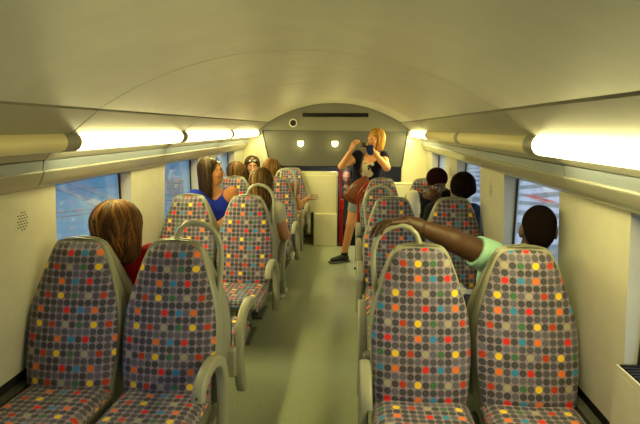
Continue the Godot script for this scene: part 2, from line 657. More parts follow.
func build_end() -> void:
	var grey := mat("bulkhead_grey", Color(0.325, 0.32, 0.315), 0.5)
	var grey2 := mat("bulkhead_light", Color(0.46, 0.455, 0.415), 0.5)
	var cream := mat("partition_cream", Color(0.86, 0.845, 0.72), 0.45)
	var pale := mat("jamb_pale", Color(0.70, 0.70, 0.66), 0.5)
	var dark: Material = mats["joint_dark"]
	var black: Material = mats["rubber"]
	var fz := func(a: float, b: float, d: float) -> Vector3: return Vector3(a, b, d)
	var e := struct("wall_end")
	# upper part under the vault
	var poly := PackedVector2Array()
	poly.append(Vector2(-1.06, 1.625)); poly.append(Vector2(1.06, 1.61))
	var arc := ceiling_arc()
	for i in range(arc.size() - 1, -1, -1): poly.append(arc[i])
	var m := MB.new()
	m.prism(poly, ZEND - 0.06, ZEND - 0.012, fz)
	put("bulkhead_top", m.done(), grey2, e)
	m = MB.new()
	m.prism(PackedVector2Array([Vector2(-0.985, 1.615), Vector2(-0.88, 1.13), Vector2(0.935, 1.13), Vector2(1.0, 1.615)]), ZEND - 0.06, ZEND - 0.004, fz)
	put("bulkhead_panel", m.done(), grey, e)
	m = MB.new()
	m.prism(PackedVector2Array([Vector2(-1.0, 1.622), Vector2(-0.90, 1.12), Vector2(0.95, 1.12), Vector2(1.015, 1.622)]), ZEND - 0.065, ZEND - 0.02, fz)
	put("bulkhead_gasket", m.done(), black, e)
	# jambs at both sides
	m = MB.new()
	m.prism(PackedVector2Array([Vector2(-1.06, 1.625), Vector2(-1.004, 1.625), Vector2(-0.895, 1.12), Vector2(-0.895, 0.0), Vector2(-1.10, 0.0), Vector2(-1.12, 1.12)]), ZEND - 0.06, ZEND + 0.002, fz)
	put("jamb", m.done(), pale, e)
	m = MB.new()
	m.prism(PackedVector2Array([Vector2(-1.06, 1.64), Vector2(-1.12, 1.12), Vector2(-1.10, 0.0), Vector2(-1.36, 0.0), Vector2(-1.36, 1.56), Vector2(-1.16, 1.56)]), ZEND - 0.06, ZEND + 0.008, fz)
	put("jamb_cover", m.done(), cream, e)
	m = MB.new()
	m.prism(PackedVector2Array([Vector2(1.018, 1.625), Vector2(1.10, 1.625), Vector2(1.15, 1.56), Vector2(1.36, 1.56), Vector2(1.36, 0.0), Vector2(0.945, 0.0), Vector2(0.945, 1.1)]), ZEND - 0.06, ZEND + 0.02, fz)
	put("jamb", m.done(), cream, e)
	# low partition left of the stairs
	var p := struct("wall_partition")
	m = MB.new()
	m.box(Vector3(-0.24, 0.735, ZEND - 0.05), Vector3(0.60, 0.53, 0.06), 0.006)
	put("partition_panel", m.done(), cream, p)
	m = MB.new()
	m.box(Vector3(-0.11, 0.235, ZEND - 0.05), Vector3(0.34, 0.47, 0.06), 0.006)
	put("partition_panel", m.done(), cream, p)
	m = MB.new()
	m.box(Vector3(-0.68, 0.50, ZEND - 0.09), Vector3(0.44, 1.0, 0.05), 0.006)
	put("partition_panel", m.done(), cream, p)
	m = MB.new()
	m.box(Vector3(-0.415, 1.01, ZEND - 0.075), Vector3(0.96, 0.085, 0.10), 0.02)
	put("partition_cap", m.done(), cream, p)
	m = MB.new()
	m.box(Vector3(0.051, 0.50, ZEND - 0.02), Vector3(0.022, 1.0, 0.03), 0.004)
	put("edge_trim", m.done(), pale, p)
	m = MB.new()
	m.box(Vector3(-0.11, 0.235, ZEND + 0.01), Vector3(0.33, 0.47, 0.10), 0.01)
	put("locker_front", m.done(), cream, p)
	m = MB.new()
	m.box(Vector3(-0.37, 0.235, ZEND - 0.52), Vector3(0.24, 0.47, 0.02), 0.0)
	m.box(Vector3(-0.37, 0.48, ZEND - 0.30), Vector3(0.24, 0.02, 0.44), 0.0)
	m.box(Vector3(-0.37, -0.01, ZEND - 0.27), Vector3(0.24, 0.02, 0.50), 0.0)
	m.box(Vector3(-0.48, 0.235, ZEND - 0.32), Vector3(0.02, 0.47, 0.40), 0.0)
	m.box(Vector3(-0.27, 0.235, ZEND - 0.30), Vector3(0.02, 0.47, 0.44), 0.0)
	put("locker_cavity", m.done(), cream, p)
	m = MB.new()
	m.box(Vector3(1.05, 0.44, ZEND + 0.06), Vector3(0.42, 0.88, 0.05), 0.006)
	put("partition_panel", m.done(), cream, p)
	m = MB.new()
	m.tube([Vector3(0.84, 0.90, ZEND + 0.06), Vector3(1.28, 0.90, ZEND + 0.06)], 0.024, 10)
	put("partition_rail", m.done(), cream, p)
	# fittings of the bulkhead
	m = MB.new()
	m.box(Vector3(0.02, 1.831, ZEND - 0.006), Vector3(0.90, 0.052, 0.02), 0.003)
	tag(put("display_strip", m.done(), mat("display", Color(0.012, 0.012, 0.014), 0.25)), "long narrow black display strip high on the end bulkhead", "display")
	var sp := thing("round_speaker", "small round loudspeaker with white ring on the end bulkhead", "speaker", Vector3(-0.564, 1.722, ZEND - 0.012))
	m = MB.new()
	var ring: Array = []
	for i in 25: ring.append(Vector3(cos(TAU * i / 24.0) * 0.05, sin(TAU * i / 24.0) * 0.05, 0.008))
	m.tube(ring, 0.008, 6, false)
	put("bezel", m.done(), mat("white_plastic", Color(0.85, 0.84, 0.80), 0.4), sp)
	m = MB.new()
	m.ell(Vector3.ZERO, Basis.IDENTITY, Vector3(0.046, 0.046, 0.01), 20, 8)
	put("grille", m.done(), mat("speaker_cloth", Color(0.10, 0.10, 0.085), 0.8), sp)
	for xx in [-0.46, 0.018]:
		var l := thing("spot_lamp", "small glowing shield-shaped lamp " + ("under the round loudspeaker" if xx < 0 else "above the end of the cream partition"), "lamp", Vector3(xx, 1.437, ZEND - 0.004), 0.0, "spot lamps on the bulkhead")
		m = MB.new()
		var sh := PackedVector2Array([Vector2(-0.042, 0.036), Vector2(0.042, 0.036)])
		for i in 9:
			var a := -PI * i / 8.0
			sh.append(Vector2(cos(a) * 0.042, -0.002 + sin(a) * 0.038))
		m.prism(sh, 0.0, 0.022, fz)
		var lm := mat("spot_glow", Color(1, 1, 1), 0.4)
		lm.emission_enabled = true
		lm.emission = Color(1.0, 0.95, 0.80)
		lm.emission_energy_multiplier = 2.0
		put("lens", m.done(), lm, l)
		m = MB.new()
		m.box(Vector3(0, 0.040, 0.012), Vector3(0.09, 0.010, 0.03), 0.003)
		put("housing", m.done(), mats["white_plastic"], l)
		var li := OmniLight3D.new()
		li.name = "glow"
		li.light_color = WARM
		li.light_energy = 0.03
		li.light_size = 0.04
		li.omni_range = 12.0
		li.omni_attenuation = 2.0
		li.shadow_enabled = true
		li.position = Vector3(0, 0, 0.08)
		l.add_child(li)
	# stairwell behind
	var vest := struct("wall_stairwell")
	var blue := mat("stair_wall", Color(0.36, 0.365, 0.37), 0.5)
	m = MB.new()
	m.box(Vector3(0, 0.6, -9.15), Vector3(2.86, 3.6, 0.1), 0.0)
	put("rear_wall", m.done(), blue, vest)
	for s in [-1.0, 1.0]:
		m = MB.new()
		m.box(Vector3(s * 1.38, 0.4, -8.0), Vector3(0.1, 3.4, 2.3), 0.0)
		put("side_wall", m.done(), blue, vest)
	m = MB.new()
	m.box(Vector3(0, -1.25, -8.0), Vector3(2.86, 0.1, 2.4), 0.0)
	put("lower_floor", m.done(), mats["linoleum"], vest)
	for i in 4:
		m = MB.new()
		m.box(Vector3(0.45, -0.19 - i * 0.19 - 0.25, ZEND - 0.15 - i * 0.27), Vector3(0.9, 0.6, 0.27), 0.01)
		put("stair_step", m.done(), mats["skirting"], vest)
	m = MB.new()
	m.box(Vector3(-0.62, 1.09, -9.08), Vector3(0.62, 0.10, 0.03), 0.005)
	put("rear_window_gasket", m.done(), black, vest)
	# glowing box standing in for a small bright window; its light is added fill
	var la := thing("window_stand_in", "small white glowing box standing in for a bright stairwell window behind the cream partition", "lamp", Vector3(0.0, 1.10, -7.6))
	m = MB.new()
	m.box(Vector3.ZERO, Vector3(0.05, 0.07, 0.03), 0.006)
	var lg := mat("landing_glow", Color(1, 1, 1), 0.4)
	lg.emission_enabled = true
	lg.emission = Color(1.0, 0.97, 0.9)
	lg.emission_energy_multiplier = 1.6
	put("lens", m.done(), lg, la)
	m = MB.new()
	m.tube([Vector3(0, 0.03, -0.01), Vector3(0, 0.82, -0.01)], 0.012, 8)
	put("stem", m.done(), mats["skirting"], la)
	var li2 := OmniLight3D.new()
	li2.name = "glow"
	li2.light_color = Color(1.0, 0.95, 0.85)
	li2.light_energy = 0.2
	li2.light_size = 0.05
	li2.omni_range = 10.0
	li2.omni_attenuation = 2.0
	li2.shadow_enabled = true
	li2.position = Vector3(0, -0.02, 0.10)
	la.add_child(li2)
	# glowing panel added out of view to brighten the stairwell
	var lp := thing("landing_fill_lamp", "added unseen fill lamp brightening the stairwell landing behind the bulkhead", "lamp", Vector3(0.3, 1.62, -8.2))
	m = MB.new()
	m.box(Vector3.ZERO, Vector3(0.9, 0.04, 0.3), 0.006)
	put("diffuser", m.done(), lg, lp)
	m = MB.new()
	m.box(Vector3(0, 0.03, 0), Vector3(0.96, 0.03, 0.36), 0.006)
	put("housing", m.done(), mats["white_plastic"], lp)
	var al := AreaLight3D.new()
	al.name = "landing_fill"
	al.area_size = Vector2(0.9, 0.3)
	al.light_color = Color(1.0, 0.98, 0.92)
	al.light_energy = 0.6
	al.area_normalize_energy = true
	al.area_range = 12.0
	al.area_attenuation = 2.0
	al.shadow_enabled = true
	lp.add_child(al)
	al.transform = Transform3D(Basis(Vector3.RIGHT, -PI * 0.5), Vector3(0, -0.025, 0))
	# red poles and rails
	var red := mat("red_rail", Color(0.62, 0.03, 0.03), 0.35)
	var rp := thing("red_grab_pole", "red floor to ceiling pole beside the cream partition edge", "pole", Vector3(0.10, 0, ZEND + 0.03))
	m = MB.new()
	m.tube([Vector3(0, 0.0, 0), Vector3(0, 1.16, 0)], 0.013, 10)
	put("tube", m.done(), red, rp)
	m = MB.new()
	m.box(Vector3(0.028, 0.60, 0.02), Vector3(0.05, 0.15, 0.04), 0.012)
	put("validator_block", m.done(), red, rp)
	m = MB.new()
	m.tube([Vector3(0.028, 0.53, 0.02), Vector3(0.028, 0.0, 0.02)], 0.012, 8)
	put("lower_post", m.done(), red, rp)
	m = MB.new()
	m.box(Vector3(0, 0.012, 0), Vector3(0.07, 0.024, 0.07), 0.006)
	put("foot_plate", m.done(), black, rp)
	var rr := thing("red_handrail", "bent red handrail behind the last aisle seat by the handbag", "rail", Vector3(0.36, 0, -5.66))
	m = MB.new()
	m.tube([Vector3(-0.02, 0.0, 0), Vector3(-0.02, 0.86, 0), Vector3(-0.01, 0.92, 0), Vector3(0.03, 0.98, 0), Vector3(0.08, 1.03, 0), Vector3(0.12, 1.055, 0), Vector3(0.16, 1.06, 0), Vector3(0.19, 1.04, 0), Vector3(0.20, 1.0, 0), Vector3(0.20, 0.0, 0)], 0.013, 8)
	put("tube", m.done(), red, rr)
	m = MB.new()
	m.box(Vector3(0.09, 0.008, 0), Vector3(0.30, 0.016, 0.05), 0.004)
	put("foot_plate", m.done(), black, rr)

func lamp_fitting(s: float, k: int, lit: bool, label: String) -> void:
	var za := Z1 - k * PITCH
	var zb := maxf(Z1 - (k + 1) * PITCH, ZEND)
	var zc := (za + zb) * 0.5
	var len_ := za - zb
	var c := Vector3(s * 1.078, 1.584, zc)
	var t := thing("tube_lamp" if lit else "unlit_tube_lamp", label, "lamp", c, 0.0, "tube lamps above the windows")
	var nin := Vector3(-s * 0.617, -0.787, 0)
	var d := MB.new()
	var h := len_ * 0.5 - 0.055
	var path: Array = [Vector3(0, 0, -h - 0.0), Vector3(0, 0, h)]
	d.tube(path, 0.046, 24, true)
	var m: StandardMaterial3D
	if lit:
		m = mat("lamp_glow", Color(1, 1, 1), 0.4)
		m.emission_enabled = true
		m.emission = Color(1.0, 0.955, 0.66)
		m.emission_energy_multiplier = LAMP_GLOW
	else:
		m = mat("lamp_off", Color(0.90, 0.85, 0.66), 0.35)
	put("diffuser", d.done(), m, t)
	for e in [-1.0, 1.0]:
		var q := MB.new()
		q.tube([Vector3(0, 0, e * (len_ * 0.5 - 0.058)), Vector3(0, 0, e * (len_ * 0.5 - 0.001))], 0.0475, 24, true)
		put("end_collar", q.done(), mat("collar_grey", Color(0.56, 0.55, 0.50), 0.45), t)
	if lit:
		var a := AreaLight3D.new()
		a.name = "lamp_light"
		a.area_size = Vector2(0.08, len_ - 0.14)
		a.light_color = WARM
		a.light_energy = LAMP_LIGHT
		a.area_normalize_energy = true
		a.area_range = 14.0
		a.area_attenuation = 2.0
		a.shadow_enabled = true
		t.add_child(a)
		var bz := -nin
		var by := Vector3(0, 0, 1)
		var bx := by.cross(bz).normalized()
		a.transform = Transform3D(Basis(bx, by, bz), nin * 0.05)

func build_outside() -> void:
	# platforms below the upper deck, seen down through the windows
	var im := Image.create(256, 256, false, Image.FORMAT_RGB8)
	for y in 256:
		for x in 256:
			# broad zigzag bands of black and white paving
			var tri := absf(fposmod(x / 128.0, 2.0) - 1.0)
			var v := fposmod(y / 64.0 + tri * 1.2, 2.0)
			var g := 0.74 if v < 1.1 else 0.48
			im.set_pixel(x, y, Color(g, g * 0.985, g))
	var cl := mat("zigzag_paving", Color(1, 1, 1), 0.7)
	cl.albedo_texture = ImageTexture.create_from_image(im)
	var right := thing("paved_platform", "white and grey zigzag paved platform with red lettering seen through a window", "platform", Vector3(24, -1.5, -20))
	var m := MB.new()
	m.box(Vector3(0, -0.12, 0), Vector3(43.6, 0.2, 70), 0.0)
	m.quad(Vector3(-21.8, 0, -35), Vector3(21.8, 0, -35), Vector3(21.8, 0, 35), Vector3(-21.8, 0, 35), Vector3.UP)
	for i in range(m.uv.size() - 4, m.uv.size()): m.uv[i] = Vector2(m.v[i].x / 6.0, m.v[i].z / 6.4)
	put("paving", m.done(), cl, right)
	var redp := mat("red_paint", Color(0.82, 0.16, 0.15), 0.7)
	var rng := RandomNumberGenerator.new()
	rng.seed = 4
	for i in 8:
		m = MB.new()
		var zz := -4.1 + i * 0.33
		m.box(Vector3(-15.17, 0.008, zz), Vector3(0.62, 0.012, 0.10), 0.0)
		m.box(Vector3(-15.17 + rng.randf_range(-0.25, 0.25), 0.008, zz + 0.1), Vector3(0.12, 0.012, 0.16), 0.0)
		m.box(Vector3(-15.17 + rng.randf_range(-0.25, 0.25), 0.008, zz + 0.14), Vector3(0.26, 0.012, 0.10), 0.0)
		put("painted_letter", m.done(), redp, right)
	var left := thing("blue_platform", "pale blue platform with dark stripes seen down through the windows", "platform", Vector3(-24, -1.5, -20))
	m = MB.new()
	m.box(Vector3(0, -0.1, 0), Vector3(43.6, 0.2, 70), 0.0)
	put("paving", m.done(), tri_mat("blue_paving", noise_tex(21, 0.05, Color(0.21, 0.40, 0.47), Color(0.27, 0.46, 0.53), 256, 4), 0.5, 0.8), left)
	mats["blue_paving"].metallic_specular = 0.1
	cl.metallic_specular = 0.1
	var dark := mat("stripe_dark", Color(0.17, 0.28, 0.35), 0.7)
	for e in [[-14.2, -23.8, -9.8, -19.0, 0.55], [-14.3, -25.3, -9.7, -20.4, 0.5], [-13.0, -14.7, -8.6, -20.0, 0.35], [-12.2, -14.0, -8.2, -19.0, 0.35], [-16.0, -22.0, -9.0, -30.0, 0.3]]:
		m = MB.new()
		var a := Vector3(e[0] + 24.0, 0.012, e[1] + 20.0)
		var b := Vector3(e[2] + 24.0, 0.012, e[3] + 20.0)
		var dz := (b - a).normalized()
		m.box((a + b) * 0.5, Vector3(e[4], 0.02, a.distance_to(b) * 1.6), 0.0, Basis(Vector3.UP.cross(dz).normalized(), Vector3.UP, dz))
		put("dark_stripe", m.done(), dark, left)
	var kiosk := thing("ticket_machine", "dark blue ticket machine on the platform beyond a window", "machine", Vector3(-8.0, -1.5, -22.3))
	m = MB.new()
	m.box(Vector3(0, 0.40, 0), Vector3(0.66, 0.80, 0.5), 0.03)
	put("cabinet", m.done(), mat("kiosk_blue", Color(0.16, 0.30, 0.42), 0.5), kiosk)
	m = MB.new()
	m.box(Vector3(0, 0.84, 0), Vector3(0.54, 0.14, 0.4), 0.03)
	put("hood", m.done(), mat("kiosk_hood", Color(0.24, 0.38, 0.48), 0.5), kiosk)
	m = MB.new()
	m.box(Vector3(0, -3.3, -8.0), Vector3(120.0, 0.2, 120.0), 0.0)
	var gr := put("ground", m.done(), mat("trackbed", Color(0.30, 0.30, 0.30), 0.9))
	gr.set_meta("kind", "structure")

# ------------------------------------------------------------------ seats
func back_w(y: float) -> float:
	var ys := [0.42, 0.50, 0.60, 0.70, 0.78, 0.85, 0.92, 0.98, 1.03, 1.06, 1.08, 1.09, 1.096, 1.099, 1.1005]
	var ws := [0.200, 0.214, 0.224, 0.225, 0.219, 0.203, 0.180, 0.160, 0.140, 0.126, 0.110, 0.094, 0.072, 0.045, 0.015]
	for i in ys.size() - 1:
		if y <= ys[i + 1]:
			return lerpf(ws[i], ws[i + 1], clampf((y - ys[i]) / (ys[i + 1] - ys[i]), 0, 1))
	return ws[-1]

func back_z(y: float) -> float: return -0.285 * (y - 0.45)

func cushion_mesh(variant: int) -> Array:
	var key := "cushion%d" % variant
	if meshes.has(key): return meshes[key]
	var dot := 0.0338
	var per := dot * 16.0
	var fl := -1.0 if variant % 2 == 1 else 1.0
	var off := Vector2([0.0, 0.031, 0.12, 0.19][variant], [0.155, 0.07, 0.29, 0.22][variant])
	# backrest
	var m := MB.new()
	var rows: Array = []
	var uvs: Array = []
	var yl := [0.425, 0.44, 0.46, 0.50, 0.55, 0.60, 0.65, 0.70, 0.75, 0.80, 0.85, 0.90, 0.94, 0.98, 1.01, 1.035, 1.055, 1.07, 1.08, 1.088, 1.093, 1.096, 1.0985, 1.1003]
	var nc := 20
	for y: float in yl:
		var w := back_w(y)
		var line := PackedVector3Array()
		var ul := PackedVector2Array()
		for j in nc + 1:
			var u := -1.0 + 2.0 * j / nc
			# even spacing with the last columns folded round the edge
			var e := 1.0 - pow(absf(u), 5.0)
			var ev := clampf((1.101 - y) / 0.05, 0.0, 1.0)
			var el := clampf((y - 0.42) / 0.03, 0.0, 1.0)
			var bulge := 0.030 * e * sqrt(ev) * sqrt(el) + 0.006 * cos(u * PI) * ev
			var x := w * (signf(u) * (1.0 - pow(1.0 - absf(u), 1.15)))
			line.append(Vector3(x, y, back_z(y) - 0.022 + bulge))
			ul.append(Vector2((x + off.x) / per, (-(y - 0.45) * 1.04 + off.y) * fl / per))
		rows.append(line)
		uvs.append(ul)
	m.grid(rows, false, uvs, 0)
	var rim := PackedVector3Array()
	# close the back so the cushion is a solid
	var back: Array = []
	for r in rows:
		back.append(PackedVector3Array([r[0], r[0] + Vector3(0.01, 0, -0.03), r[nc] + Vector3(-0.01, 0, -0.03), r[nc]]))
	m.grid(back, false, [], 0)
	# seat
	var s := MB.new()
	rows = []
	uvs = []
	var n := 18
	for i in n + 1:
		var v := float(i) / n
		var line := PackedVector3Array()
		var ul := PackedVector2Array()
		# path along z: top from back to front, then rolled over the front edge
		var z: float
		var y: float
		if v < 0.75:
			z = lerpf(-0.03, 0.40, v / 0.75)
			y = 0.452 + 0.018 * v / 0.75
		else:
			var a := (v - 0.75) / 0.25 * PI * 0.5
			z = 0.40 + sin(a) * 0.05
			y = 0.415 + cos(a) * 0.055
		for j in nc + 1:
			var u := -1.0 + 2.0 * j / nc
			var x := 0.214 * u
			var drop := 0.05 * pow(absf(u), 8.0)
			var dish := -0.008 * (1.0 - u * u)
			line.append(Vector3(x, y - drop + dish, z))
			ul.append(Vector2((x + off.x) / per, ((v - 0.05) * 0.57 + off.y) * fl / per))
		rows.append(line)
		uvs.append(ul)
	s.grid(rows, false, uvs, 0)
	s.box(Vector3(0, 0.40, 0.20), Vector3(0.42, 0.05, 0.44), 0.01)
	meshes[key] = [m.done(), s.done()]
	return meshes[key]

func shell_mesh() -> Array:
	if meshes.has("shell"): return meshes["shell"]
	var m := MB.new()
	var rows: Array = []
	var yl := [0.34, 0.40, 0.46, 0.54, 0.62, 0.70, 0.78, 0.85, 0.92, 0.98, 1.02, 1.05, 1.07, 1.085, 1.095, 1.103, 1.109, 1.1125, 1.115, 1.117, 1.118]
	for y: float in yl:
		var w: float
		w = back_w(y - 0.015 * clampf((y - 0.5) / 0.5, 0.0, 1.0)) + 0.005
		var zf := back_z(minf(y, 1.1)) - 0.030
		var zb := -0.238 + (0.012 if y > 1.08 else 0.0)
		if y > 1.085:
			var sh: float = (y - 1.085) / 0.033
			zf -= 0.012 * sh * sh
			zb += 0.020 * sh * sh
		var zc := (zf + zb) * 0.5
		var hd := (zf - zb) * 0.5
		var ring := PackedVector3Array()
		for k in 28:
			var a := TAU * k / 28.0
			var ca := cos(a)
			var sa := sin(a)
			var ex := 0.35
			ring.append(Vector3(w * signf(ca) * pow(absf(ca), ex), y, zc + hd * signf(sa) * pow(absf(sa), ex)))
		rows.append(ring)
	m.grid(rows, true)
	m.fan(rows[rows.size() - 1], Vector3.UP)
	m.fan(rows[0], Vector3.DOWN)
	# pan under the cushion
	var p := MB.new()
	rows = []
	for e in [[-0.06, 0.395, 0.34, 0.16], [0.0, 0.40, 0.33, 0.222], [0.15, 0.405, 0.335, 0.226], [0.30, 0.412, 0.35, 0.226], [0.40, 0.412, 0.365, 0.222], [0.435, 0.405, 0.375, 0.20]]:
		var ring := PackedVector3Array()
		for k in 20:
			var a := TAU * k / 20.0
			var ca := cos(a)
			var sa := sin(a)
			ring.append(Vector3(e[3] * signf(ca) * pow(absf(ca), 0.4), (e[1] + e[2]) * 0.5 + (e[1] - e[2]) * 0.5 * signf(sa) * pow(absf(sa), 0.4), e[0]))
		rows.append(ring)
	p.grid(rows, true)
	p.fan(rows[0], Vector3(0, 0, -1))
	p.fan(rows[5], Vector3(0, 0, 1))
	var l := MB.new()
	l.box(Vector3(0, 0.17, -0.02), Vector3(0.10, 0.34, 0.14), 0.012)
	l.box(Vector3(0, 0.012, 0.02), Vector3(0.18, 0.024, 0.30), 0.006)
	meshes["shell"] = [m.done(), p.done(), l.done()]
	return meshes["shell"]

func armrest_mesh(a: float) -> Array:
	var key := "arm%d" % int(a)
	if meshes.has(key): return meshes[key]
	var m := MB.new()
	var cl := [Vector2(0.290, 0.575), Vector2(0.284, 0.602), Vector2(0.260, 0.626), Vector2(0.215, 0.642), Vector2(0.15, 0.648), Vector2(0.09, 0.642), Vector2(0.03, 0.622), Vector2(-0.02, 0.585), Vector2(-0.055, 0.53), Vector2(-0.070, 0.46), Vector2(-0.066, 0.38), Vector2(-0.052, 0.30), Vector2(-0.03, 0.235), Vector2(-0.022, 0.215)]
	var hw := [0.024, 0.026, 0.027, 0.027, 0.026, 0.026, 0.027, 0.03, 0.034, 0.038, 0.040, 0.040, 0.036, 0.018]
	var rows: Array = []
	for i in cl.size():
		var t: Vector2 = (cl[mini(i + 1, cl.size() - 1)] - cl[maxi(i - 1, 0)]).normalized()
		var nn := Vector2(-t.y, t.x)
		var ring := PackedVector3Array()
		for k in 16:
			var an := TAU * k / 16.0
			var cx := signf(cos(an)) * pow(absf(cos(an)), 0.5) * 0.025
			var cy: float = signf(sin(an)) * pow(absf(sin(an)), 0.5) * hw[i]
			ring.append(Vector3(a * 0.258 + cx, cl[i].y + nn.y * cy, cl[i].x + nn.x * cy))
		rows.append(ring)
	m.grid(rows, true)
	m.fan(rows[0], Vector3(0, -1, 0.2).normalized())
	m.fan(rows[rows.size() - 1], Vector3(0, -1, 0))
	# bracket that ties the arm to the shell
	m.box(Vector3(a * 0.225, 0.42, -0.11), Vector3(0.06, 0.16, 0.06), 0.01)
	var h := MB.new()
	var pts := [Vector3(0, 1.075, -0.238), Vector3(0.004, 1.12, -0.238), Vector3(0.02, 1.16, -0.24), Vector3(0.05, 1.187, -0.245), Vector3(0.09, 1.198, -0.25), Vector3(0.135, 1.19, -0.25), Vector3(0.175, 1.167, -0.25), Vector3(0.203, 1.13, -0.25), Vector3(0.217, 1.08, -0.25), Vector3(0.219, 1.02, -0.25), Vector3(0.214, 0.95, -0.247), Vector3(0.207, 0.89, -0.243), Vector3(0.20, 0.84, -0.24), Vector3(0.195, 0.80, -0.236)]
	var path: Array = []
	for q in pts: path.append(Vector3(q.x * a, q.y, q.z))
	h.tube(path, 0.0135, 10)
	meshes[key] = [m.done(), h.done()]
	return meshes[key]

# zj: where backrest and seat meet; turn PI faces away from the camera; a: side of the aisle in the seat's own frame, 0 for a window seat
func seat(x: float, zj: float, turn: float, a: float, hoop: bool, variant: int, label: String, group: String) -> Node3D:
	var fabric: StandardMaterial3D = mats["seat_fabric"]
	var grey := mat("seat_shell_grey", Color(0.60, 0.595, 0.535), 0.38)
	var t := thing("passenger_seat", label, "seat", Vector3(x, 0, zj), turn, group)
	var cm := cushion_mesh(variant)
	var sm := shell_mesh()
	put("back_shell", sm[0], grey, t)
	put("back_cushion", cm[0], fabric, t)
	put("seat_cushion", cm[1], fabric, t)
	put("seat_pan", sm[1], mat("seat_pan_grey", Color(0.40, 0.40, 0.37), 0.5), t)
	put("pedestal", sm[2], mats["seat_pan_grey"], t)
	if a != 0.0:
		var am := armrest_mesh(a)
		put("armrest", am[0], grey, t)
		if hoop: put("grab_handle", am[1], mat("handle_grey", Color(0.66, 0.66, 0.60), 0.3), t)
	return t

# ------------------------------------------------------------------ people
func frame(f: Vector3, up := Vector3.UP) -> Basis:
	# columns: person's left, up, forward
	var z := f.normalized()
	var x := up.cross(z).normalized()
	return Basis(x, z.cross(x), z)

func head_sdf(sd: SDF, c: Vector3, b: Basis, s: float, lip: Color, brow: Color) -> void:
	var L := func(x: float, y: float, z: float) -> Vector3: return c + b * (Vector3(x, y, z) * s)
	sd.ell(L.call(0, 0.022, -0.012), b, Vector3(0.074, 0.092, 0.094) * s, 0.02 * s)
	sd.ell(L.call(0, -0.030, 0.022), b, Vector3(0.060, 0.080, 0.068) * s, 0.03 * s)
	sd.ell(L.call(0, -0.082, 0.042), b, Vector3(0.036, 0.030, 0.040) * s, 0.03 * s)
	sd.cap(L.call(0, 0.012, 0.086), L.call(0, -0.024, 0.106), 0.008 * s, 0.012 * s, 0.012 * s)
	sd.cap(L.call(-0.012, -0.027, 0.094), L.call(0.012, -0.027, 0.094), 0.008 * s, 0.008 * s, 0.008 * s)
	sd.cap(L.call(-0.034, 0.032, 0.074), L.call(0.034, 0.032, 0.074), 0.012 * s, 0.012 * s, 0.014 * s)
	sd.cap(L.call(-0.016, -0.055, 0.084), L.call(0.016, -0.055, 0.084), 0.008 * s, 0.008 * s, 0.01 * s)
	sd.cap(L.call(-0.013, -0.064, 0.082), L.call(0.013, -0.064, 0.082), 0.008 * s, 0.008 * s, 0.01 * s)
	for e in [-1.0, 1.0]:
		sd.ell(L.call(e * 0.036, -0.020, 0.060), b, Vector3(0.024, 0.022, 0.022) * s, 0.02 * s)
		sd.ell(L.call(e * 0.076, -0.006, -0.012), b.rotated(b.y, e * 0.35), Vector3(0.009, 0.032, 0.019) * s, 0.008 * s)
		sd.blob(L.call(e * 0.032, 0.030, 0.086), Vector3(0.018, 0.0045, 0.02) * s, b, brow)
	sd.blob(L.call(0, -0.0595, 0.09), Vector3(0.021, 0.009, 0.02) * s, b, lip)

func eyes(mb: MB, c: Vector3, b: Basis, s: float) -> void:
	for e in [-1.0, 1.0]:
		mb.col = Color(0.72, 0.68, 0.62)
		mb.ell(c + b * (Vector3(e * 0.031, 0.008, 0.0765) * s), b, Vector3(0.013, 0.0075, 0.008) * s, 10, 6)
		mb.col = Color(0.03, 0.02, 0.015)
		mb.ell(c + b * (Vector3(e * 0.031, 0.008, 0.0815) * s), b, Vector3(0.006, 0.0065, 0.0045) * s, 8, 5)

# w: wrist, d: direction of the palm, nrm: out of the back of the hand, thumb: side the thumb lies on
func hand_sdf(sd: SDF, w: Vector3, d: Vector3, nrm: Vector3, thumb: float, curl: Array, s := 1.0, tcurl := 0.5) -> void:
	var z := d.normalized()
	var y := (nrm - z * nrm.dot(z)).normalized()
	var x := y.cross(z) * thumb            # towards the thumb
	var kn: Array = []
	var offs := [0.032, 0.011, -0.011, -0.031]
	var ml := [0.086, 0.090, 0.085, 0.076]
	var fl := [[0.042, 0.025, 0.020], [0.046, 0.029, 0.022], [0.042, 0.027, 0.021], [0.033, 0.021, 0.018]]
	for i in 4:
		var k: Vector3 = w + (x * offs[i] + z * ml[i]) * s
		kn.append(k)
		sd.cap(w + (x * offs[i] * 0.55 + z * 0.012) * s, k, 0.0155 * s, 0.0125 * s, 0.012)
		var dir := z
		var nn := y
		var p := k
		for q in 3:
			var ang: float = curl[i] * [0.8, 1.0, 0.7][q]
			var ax := nn.cross(dir).normalized()
			dir = dir.rotated(ax, -ang) if (dir.rotated(ax, -ang) - dir).dot(nn) < 0.0 else dir.rotated(ax, ang)
			nn = (nn - dir * nn.dot(dir)).normalized()
			var e: Vector3 = p + dir * fl[i][q] * s
			sd.cap(p, e, (0.0102 - q * 0.0012) * s, (0.0092 - q * 0.0012) * s, 0.005)
			p = e
	# thumb leaves the side of the palm
	var t0 := w + (x * 0.020 + z * 0.028) * s
	var t1 := t0 + (x * 0.028 + z * 0.030 - y * 0.012) * s
	var t2 := t1 + ((x * 0.008 + z * 0.030) * (1.0 - tcurl) + (-y * 0.028 + z * 0.012) * tcurl) * s
	var t3 := t2 + ((z * 0.026) * (1.0 - tcurl) + (-y * 0.018 - x * 0.012 + z * 0.01) * tcurl) * s
	sd.cap(t0, t1, 0.015 * s, 0.0115 * s, 0.012)
	sd.cap(t1, t2, 0.0112 * s, 0.0098 * s, 0.005)
	sd.cap(t2, t3, 0.0098 * s, 0.0082 * s, 0.004)

